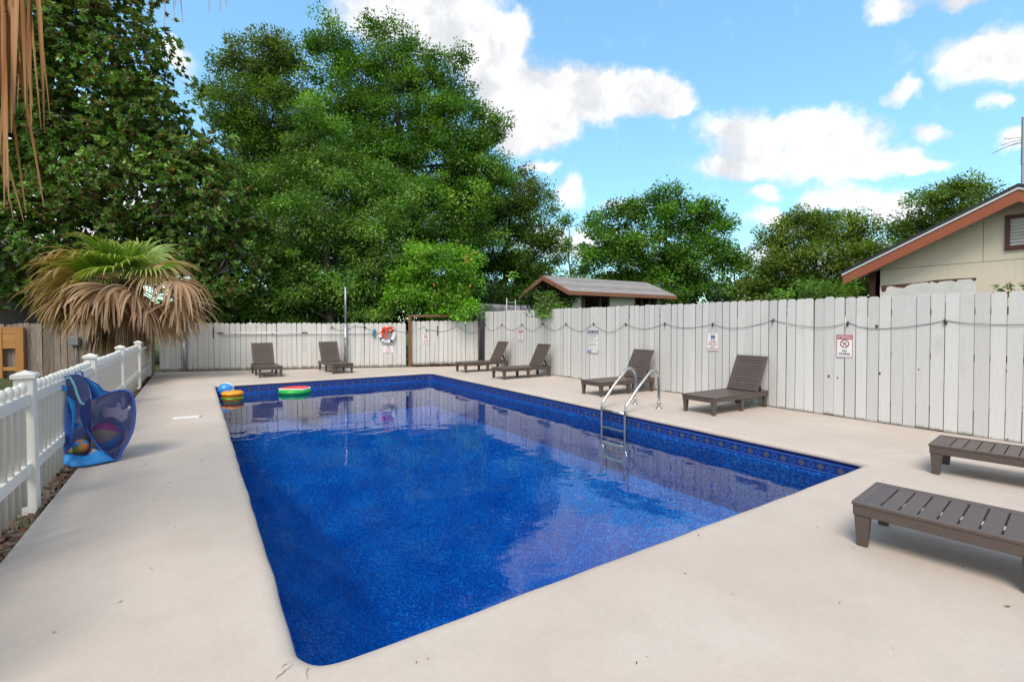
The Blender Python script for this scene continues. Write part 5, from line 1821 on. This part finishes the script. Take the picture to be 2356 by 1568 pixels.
def tree(name, label, cat, depth, lobes, leaf=(.15, .085), cr=.45, cover=3.6, pal=((.035, .075, .014), (.055, .105, .02), (.085, .14, .03)), seed=1, dz=.8, maxd=3.5,
         trunk=None, bark='bark', mat='leaf', n_per=95, group=None, tr=.22, branches=5, minz=0.1, top_tint=None, up=.8, rosette=False, limb_r=.06, shell=.55, bough=7):
    r_ = np.random.default_rng(seed)
    rr = random.Random(seed)
    tx, ty = trunk if trunk else (sum(l[0] for l in lobes) / len(lobes), max(l[1] for l in lobes))
    base = at(tx, 743, depth)
    base.z = SOIL_Z
    t = thing(name, label, cat, base, 0, group)
    VV, CC = [], []
    limbs = MB()
    cents = []
    bn = np.array(base)
    pal = np.array(pal)
    vd = np.array(FWH)
    zmax = max(at(l[0], l[1] - l[3], depth).z for l in lobes)
    for l in lobes:
        px, py, rx, ry = l[:4]
        do = l[4] if len(l) > 4 else rr.uniform(-.25, .25) * min(rx / FOC * depth, maxd)
        D = depth + do
        c = at(px, py, D)
        a, b = rx / FOC * D, ry / FOC * D
        cd = min(max(a, b) * dz, maxd)
        area = math.pi * a * b
        nl = cover * area / (leaf[0] * leaf[1] * .5)
        K = max(4, int(nl / n_per))
        dirs = r_.normal(0, 1, (K, 3))
        dirs /= np.linalg.norm(dirs, axis=1)[:, None]
        tone = np.ones(K)
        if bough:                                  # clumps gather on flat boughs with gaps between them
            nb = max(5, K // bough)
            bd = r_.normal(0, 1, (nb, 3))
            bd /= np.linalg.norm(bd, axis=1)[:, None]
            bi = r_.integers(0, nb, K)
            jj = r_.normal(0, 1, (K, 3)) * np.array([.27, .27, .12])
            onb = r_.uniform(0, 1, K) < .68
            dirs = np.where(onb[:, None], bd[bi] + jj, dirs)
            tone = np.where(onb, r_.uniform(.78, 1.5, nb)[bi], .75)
        rad = 1 - shell * r_.uniform(0, 1, K) ** 1.4
        if bough:
            rad = np.where(onb, (1 - shell * .8 * r_.uniform(0, 1, nb) ** 1.5)[bi] * r_.uniform(.90, 1.06, K), rad)
        rad *= 1 + r_.normal(0, .07, K)
        R3, F3, U3 = np.array(RGT), np.array(FWH), np.array([0, 0, 1.0])
        cp_ = np.array(c) + (dirs[:, :1] * a * R3 + dirs[:, 1:2] * cd * F3 + dirs[:, 2:] * b * U3) * rad[:, None]
        keep = cp_[:, 2] > minz
        cp_, dd, tone = cp_[keep], dirs[keep], tone[keep]
        if not len(cp_):
            continue
        out = dd[:, :1] * R3 + dd[:, 1:2] * F3 + dd[:, 2:] * U3
        ci = r_.integers(0, len(pal), len(cp_))
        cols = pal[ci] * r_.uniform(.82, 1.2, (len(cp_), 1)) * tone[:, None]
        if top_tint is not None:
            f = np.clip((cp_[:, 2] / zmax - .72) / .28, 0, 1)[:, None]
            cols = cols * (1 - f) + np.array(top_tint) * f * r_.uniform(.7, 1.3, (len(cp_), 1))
        if rosette:
            V, C = rosettes(cp_, out, cols, leaf, r_, n_per, cr)
        else:
            V, C = leaves_array(cp_ - bn, n_per, cr, leaf[0], leaf[1], out, cols, r_, up)
        if rosette:
            V = V - bn
        VV.append(V)
        CC.append(C)
        cents.append((c, a, b, cd, cp_))
    VV, CC = np.concatenate(VV), np.concatenate(CC)
    me_ = raw_mesh('crown', VV, np.arange(len(VV)), 4, mat, CC)
    obj('crown', me_, t)
    # trunk, limbs to the lobes and twigs to some clumps
    if tr:
        zc = min(c.z for c, *_ in cents)
        top = max(cents, key=lambda q: q[0].z)[0]
        spine = []
        n = 9
        hgt = top.z - SOIL_Z
        for i in range(n + 1):
            f = i / n
            x = (top - base) * (f ** 1.7)
            spine.append(Vector((x.x + rr.gauss(0, .08) * (i > 0), x.y + rr.gauss(0, .08) * (i > 0), hgt * f)))
        limbs.tube(spine, [tr * (1 - .85 * i / n) * (1.25 if i == 0 else 1) for i in range(n + 1)], 9)
        for c, a, b, cd, cp_ in cents:
            lc = c - base
            zi = max(.12, min(.92, (lc.z - .35 * math.hypot(lc.x, lc.y) - b * .6) / hgt))
            k = zi * n
            i0 = min(int(k), n - 1)
            s0 = spine[i0].lerp(spine[i0 + 1], k - i0)
            mid = s0.lerp(lc, .5) + Vector((0, 0, -.1 * (lc - s0).length)) + Vector((rr.gauss(0, .1), rr.gauss(0, .1), 0))
            pts_ = [s0, s0.lerp(mid, .6), mid, mid.lerp(lc, .6), lc]
            lr = max(limb_r * .5, min(limb_r * 1.6, tr * (1 - zi) * .6))
            limbs.tube(pts_, [lr, lr * .85, lr * .7, lr * .5, lr * .35], 6)
            for _ in range(branches):
                q = Vector(cp_[rr.randrange(len(cp_))]) - base
                s1 = pts_[rr.choice((2, 3, 4))]
                md = s1.lerp(q, .5) + Vector((rr.gauss(0, .12), rr.gauss(0, .12), rr.gauss(0, .12)))
                limbs.tube([s1, md, q], [lr * .4, lr * .28, lr * .12], 5)
        limbs.build('trunk', bark, t, smooth=True)
    return t
def rosettes(cp_, out, cols, leaf, r_, n_per, cr):
    """whorls of big leaves standing round the twig ends (magnolia)"""
    V, C = [], []
    for k in range(len(cp_)):
        nw = r_.integers(3, 6)
        for w_ in range(nw):
            c = cp_[k] + r_.normal(0, cr * .5, 3)
            ax = out[k] * .8 + np.array([0, 0, .55]) + r_.normal(0, .45, 3)
            ax /= np.linalg.norm(ax)
            s = np.cross(ax, r_.normal(0, 1, 3))
            s /= np.linalg.norm(s)
            t_ = np.cross(ax, s)
            n = n_per
            th = np.arange(n) * 2.4 + r_.uniform(0, 6)
            tilt = np.linspace(.95, .2, n) + r_.normal(0, .12, n)
            rad = s[None] * np.cos(th)[:, None] + t_[None] * np.sin(th)[:, None]
            d = rad * np.sin(tilt + .25)[:, None] + ax[None] * np.cos(tilt + .25)[:, None]
            d[:, 2] -= .12
            d /= np.linalg.norm(d, axis=1)[:, None]
            sd_ = np.cross(d, ax[None])
            sd_ /= np.linalg.norm(sd_, axis=1)[:, None] + 1e-9
            nm = np.cross(sd_, d)
            L = leaf[0] * r_.uniform(.7, 1.2, n)[:, None]
            W_ = leaf[1] * r_.uniform(.8, 1.2, n)[:, None]
            q = np.empty((n, 2, 4, 3))
            b = c + d * .02
            m1 = c + d * L * .5 + nm * L * .05
            tp_ = c + d * L - nm * L * .06
            sl, sr = c + d * L * .52 + sd_ * W_ * .5 + nm * W_ * .25, c + d * L * .52 - sd_ * W_ * .5 + nm * W_ * .25
            q[:, 0, 0], q[:, 0, 1], q[:, 0, 2], q[:, 0, 3] = b, sl, tp_, m1
            q[:, 1, 0], q[:, 1, 1], q[:, 1, 2], q[:, 1, 3] = b, m1, tp_, sr
            V.append(q.reshape(-1, 3))
            cl = np.tile(cols[k], (n, 1)) * r_.uniform(.75, 1.3, (n, 1))
            rust = r_.uniform(0, 1, n) < .22
            cl[rust] = np.array([.15, .08, .03]) * r_.uniform(.7, 1.3, (rust.sum(), 1))
            yel = r_.uniform(0, 1, n) < .006
            cl[yel] = np.array([.45, .28, .03])
            C.append(np.repeat(cl, 8, 0))
    return np.concatenate(V), np.concatenate(C)

G1 = ((0.055, 0.141, 0.015), (0.089, 0.2, 0.022), (0.143, 0.258, 0.035))
G2 = ((0.077, 0.18, 0.022), (0.118, 0.24, 0.035), (0.174, 0.294, 0.056))
G3 = ((0.055, 0.123, 0.014), (0.087, 0.175, 0.02), (0.128, 0.222, 0.029))
G4 = ((.10, .25, .016), (.14, .32, .024), (.20, .38, .04))
tree('magnolia_tree', 'tall dark glossy magnolia with rust-backed leaves behind the palm', 'tree', 17.2,
     [(170, 40, 150, 100), (80, 170, 190, 130), (300, 160, 100, 110), (200, 280, 210, 120), (40, 330, 170, 120), (370, 300, 100, 100), (440, 410, 100, 90), (290, 440, 220, 120),
      (90, 480, 190, 110), (490, 520, 95, 90), (400, 580, 150, 100), (200, 590, 200, 90), (520, 640, 75, 75), (20, 640, 90, 60), (240, -60, 110, 80), (560, 590, 50, 55), (470, 690, 110, 60), (80, -60, 180, 120), (-80, 100, 140, 160), (-80, 400, 140, 160)],
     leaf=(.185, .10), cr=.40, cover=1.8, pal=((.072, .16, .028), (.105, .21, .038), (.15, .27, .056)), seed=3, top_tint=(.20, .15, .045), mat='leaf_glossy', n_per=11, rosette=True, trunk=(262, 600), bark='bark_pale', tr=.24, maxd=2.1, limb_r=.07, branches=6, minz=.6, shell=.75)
tree('oak_tree', 'tall oak with rounded olive-tinted top between magnolia and largest oak', 'tree', 25.0,
     [(600, 135, 95, 52), (545, 200, 55, 50), (665, 185, 60, 80), (615, 260, 120, 80), (530, 270, 45, 40), (590, 380, 105, 110), (700, 360, 80, 100), (640, 520, 150, 130), (505, 222, 22, 16), (570, 330, 60, 50)],
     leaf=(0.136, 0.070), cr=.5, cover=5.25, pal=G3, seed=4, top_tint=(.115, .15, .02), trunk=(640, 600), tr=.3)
tree('oak_tree', 'largest oak with two leafy peaks standing behind the far fence', 'tree', 22.0,
     [(770, 115, 48, 75), (870, 100, 52, 62), (955, 150, 62, 60), (800, 220, 85, 100), (915, 250, 110, 100), (1020, 170, 40, 42), (1050, 280, 80, 85), (1130, 280, 42, 32), (1150, 320, 22, 16), (1000, 380, 130, 105),
      (880, 390, 130, 105), (1090, 400, 70, 85), (780, 330, 90, 90), (1000, 500, 150, 100), (900, 560, 150, 110), (1060, 120, 22, 25), (1155, 400, 30, 45)],
     leaf=(0.120, 0.066), cr=.45, cover=5.13, pal=G1, seed=5, trunk=(985, 600), tr=.32, branches=8)
tree('laurel_tree', 'lighter green bushy tree in front of the oaks behind the far fence', 'tree', 18.6,
     [(735, 320, 62, 52), (680, 410, 80, 70), (790, 390, 70, 60), (865, 470, 85, 75), (750, 480, 110, 80), (660, 530, 110, 80), (885, 580, 95, 85), (760, 600, 120, 85), (830, 665, 110, 65), (630, 640, 100, 75), (700, 250, 40, 30), (700, 700, 130, 50), (880, 420, 50, 45)],
     leaf=(0.120, 0.049), cr=.40, cover=4.37, pal=G2, seed=6, trunk=(770, 700), tr=.16, up=.7)
tree('oak_tree', 'dark olive oak beyond the gate and flowering vine', 'tree', 26.0,
     [(1165, 465, 85, 62), (1225, 505, 55, 70), (1130, 560, 100, 90), (1232, 600, 55, 80), (1140, 650, 120, 80), (1075, 480, 70, 70), (1235, 680, 80, 40), (1190, 410, 40, 25), (1272, 560, 20, 40)],
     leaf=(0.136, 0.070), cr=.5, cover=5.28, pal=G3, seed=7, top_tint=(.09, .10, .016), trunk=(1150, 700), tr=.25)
tree('understory_shrub', 'dark shrub filling the ground behind the far fence below the oaks', 'shrub', 20.5,
     [(560, 700, 120, 60), (690, 705, 120, 60), (820, 705, 120, 60), (930, 690, 100, 75), (440, 715, 110, 50), (1040, 700, 110, 60), (1150, 710, 90, 50)],
     leaf=(.18, .10), cr=.5, cover=5.5, pal=((.022, .055, .012), (.036, .08, .016)), seed=8, tr=.08, minz=0)
vine = tree('trumpet_vine', 'bright green trumpet vine mound with orange blooms above the white gate', 'vine', 17.0,
     [(1010, 630, 88, 70), (950, 665, 50, 55), (1062, 670, 48, 55), (1000, 585, 58, 30), (1072, 610, 30, 34), (1080, 718, 30, 24, -.75), (935, 630, 30, 38), (1010, 690, 80, 45), (1040, 712, 55, 22, -.5), (900, 705, 26, 20), (1085, 590, 18, 14)],
     leaf=(.11, .06), cr=.28, cover=4, pal=G4, seed=9, trunk=(1010, 700), tr=.09, n_per=40, up=.8, limb_r=.03, bark='bark_pale')
r_ = random.Random(77)
blm = MB().lathe([(.010, -.045), (.012, 0), (.022, .025), (.036, .04)], 7).mesh('bloom', 'bloom_orange', True)
vb = vine.location
for k in range(9):
    px, py = (r_.uniform(1070, 1100), r_.uniform(570, 605)) if k < 6 else (r_.uniform(930, 1085), r_.uniform(570, 690))
    o = obj('bloom', blm, vine, at(px, py, 15.7 + .4 * (k < 7)) - vb, (r_.uniform(0, 3), r_.uniform(0, 3), 0))
tree('thin_tree', 'sparse open-branched tree seen in the gap left of the broad oak', 'tree', 33.0,
     [(1300, 545, 26, 26), (1345, 505, 24, 16), (1320, 600, 40, 36), (1365, 590, 36, 40), (1300, 500, 14, 12), (1280, 610, 26, 30), (1345, 640, 60, 26)],
     leaf=(.2, .1), cr=.45, cover=1.3, pal=G3, seed=10, trunk=(1325, 690), tr=.12, bark='bark_pale', branches=10, limb_r=.05)
tree('oak_tree', 'broad dark green oak behind the shingled cabana', 'tree', 29.0,
     [(1510, 490, 62, 48), (1445, 495, 40, 28), (1585, 490, 50, 35), (1625, 535, 50, 42), (1385, 555, 52, 40), (1500, 560, 110, 55), (1600, 595, 85, 60), (1420, 620, 90, 50), (1520, 645, 130, 50), (1665, 590, 28, 34), (1395, 490, 26, 20), (1535, 450, 40, 20), (1640, 485, 24, 20)],
     leaf=(0.168, 0.090), cr=.6, cover=5.98, pal=((.052, .14, .011), (.08, .19, .016), (.12, .24, .027)), seed=11, trunk=(1530, 690), tr=.26)
tree('olive_tree', 'rounded olive green tree between the broad oak and cream house', 'tree', 31.0,
     [(1830, 535, 75, 42), (1925, 525, 55, 38), (1765, 575, 45, 40), (1985, 555, 50, 42), (1860, 590, 110, 55), (1960, 620, 90, 60), (1780, 640, 80, 45), (2030, 600, 40, 60), (1870, 500, 40, 16), (1900, 670, 150, 40)],
     leaf=(0.168, 0.082), cr=.6, cover=5.52, pal=((.075, .125, .012), (.11, .17, .017), (.15, .21, .027)), seed=12, trunk=(1880, 690), tr=.24)
tree('spreading_tree', 'layered spreading tree rising behind the cream house roof', 'tree', 27.0,
     [(2190, 450, 70, 30), (2120, 490, 42, 36), (2255, 440, 42, 22), (2150, 535, 75, 42), (2230, 505, 80, 45), (2085, 555, 36, 36), (2215, 420, 26, 14), (2120, 590, 70, 30)],
     leaf=(0.160, 0.082), cr=.5, cover=4.68, pal=((.06, .11, .011), (.09, .155, .015), (.125, .195, .026)), seed=13, trunk=(2170, 660), tr=.2)
tree('background_tree', 'paler green tree filling the gap beside the broad oak', 'tree', 38.0,
     [(1690, 620, 42, 42), (1720, 660, 50, 40), (1660, 670, 60, 30)],
     leaf=(.26, .13), cr=.7, cover=3.0, pal=G2, seed=14, tr=.2)
tree('background_tree', 'far low tree line behind the cabana roof', 'tree', 40.0,
     [(1290, 670, 70, 30), (1360, 665, 60, 30), (1230, 690, 60, 30), (1440, 670, 70, 30)],
     leaf=(.28, .14), cr=.8, cover=3.2, pal=G1, seed=15, tr=.2)
tree('hedge', 'dark green hedge line beyond the tall fence under the oaks', 'hedge', 34.0,
     [(1240 + 95 * k, 690, 75, 46) for k in range(9)],
     leaf=(.26, .15), cr=.7, cover=4.2, pal=((.03, .07, .012), (.05, .10, .016)), seed=19, tr=.1, minz=0, branches=2)
tree('leafy_shrub', 'bright green feathery shrub showing over the tall fence before the house', 'shrub', 9.6,
     [(1850, 672, 62, 24), (1800, 684, 34, 12), (1900, 668, 40, 24), (1870, 648, 24, 12), (1930, 685, 36, 14)],
     leaf=(.085, .026), cr=.16, cover=2.6, pal=((.06, .15, .014), (.09, .20, .02), (.13, .25, .035)), seed=16, tr=.03, n_per=30, limb_r=.015, up=.8, minz=1.2)
tree('vine_sprig', 'leafy green sprig spilling over the tall fence in front of the cabana', 'vine', 13.75,
     [(1262, 700, 36, 22), (1232, 712, 18, 12, -.15), (1290, 702, 18, 12), (1250, 722, 16, 10, -.35), (1270, 685, 18, 10)],
     leaf=(.10, .045), cr=.2, cover=2.4, pal=((.06, .14, .014), (.09, .18, .022), (.13, .22, .04)), seed=17, tr=.03, n_per=30, limb_r=.015, up=.8, minz=1.2)
tree('ivy_mound', 'dark ivy growing up the open gable end of the cabana', 'vine', 17.0,
     [(1262, 680, 40, 30, .3), (1290, 690, 40, 25, .2), (1235, 690, 25, 22, .6)],
     leaf=(.12, .07), cr=.25, cover=2.5, pal=((.018, .045, .01), (.03, .065, .014)), seed=18, tr=.03, n_per=30, limb_r=.02)
for (px, py, rx, ry, dp, l, sd_) in [(2325, 664, 22, 7, 6.1, 'few young green leaves poking over the tall fence by the peeling plywood', 21), (1772, 690, 14, 7, 8.75, 'small sprig of yellowish leaves on the tall fence top', 22), (885, 722, 26, 14, 16.6, 'grassy weed tuft behind the far fence beside the metal pole', 23)]:
    tree('leaf_sprig', l, 'plant', dp, [(px, py, rx, ry)], leaf=(.075, .04), cr=.1, cover=1.2, pal=((.09, .17, .02), (.15, .2, .04)), seed=sd_, tr=.012, n_per=12, limb_r=.006, branches=3, minz=1.0)

# the largest magnolia leaves, whorl by whorl, as leaves of their own
mg = bpy.data.objects['magnolia_tree']
r_ = random.Random(91)
lms = []
for k, cc in enumerate(((.075, .16, .03), (.11, .20, .042), (.15, .08, .03), (.06, .14, .026))):
    v_ = np.array([(0, 0, 0), (.042, .105, .014), (0, .2, -.012), (-.042, .105, .014), (0, .105, .0)])
    f_ = np.array([0, 1, 2, 4, 0, 4, 2, 3])
    lms.append(raw_mesh('leaf', v_, f_, 4, 'leaf_glossy', np.tile(np.array(cc), (5, 1))))
for k in range(50):
    px, py = r_.uniform(20, 560), r_.uniform(250, 690)
    if py < 250 + max(0, px - 330) * 1.1 or (120 < px < 480 and py > 540):
        continue
    c_ = at(px, py, r_.uniform(14.9, 15.5))
    ax = (-FWH * .7 + ZU * .6 + RGT * r_.uniform(-.5, .5)).normalized()
    q0 = ax.to_track_quat('Z', 'Y')
    for j in range(6):
        rm = q0.to_matrix() @ Matrix.Rotation(j * 2.4, 3, 'Z') @ Matrix.Rotation(R(r_.uniform(25, 75)), 3, 'X')
        o = obj('leaf', lms[r_.choice((0, 0, 1, 1, 3, 2))], mg, c_ - mg.location, rm.to_euler())
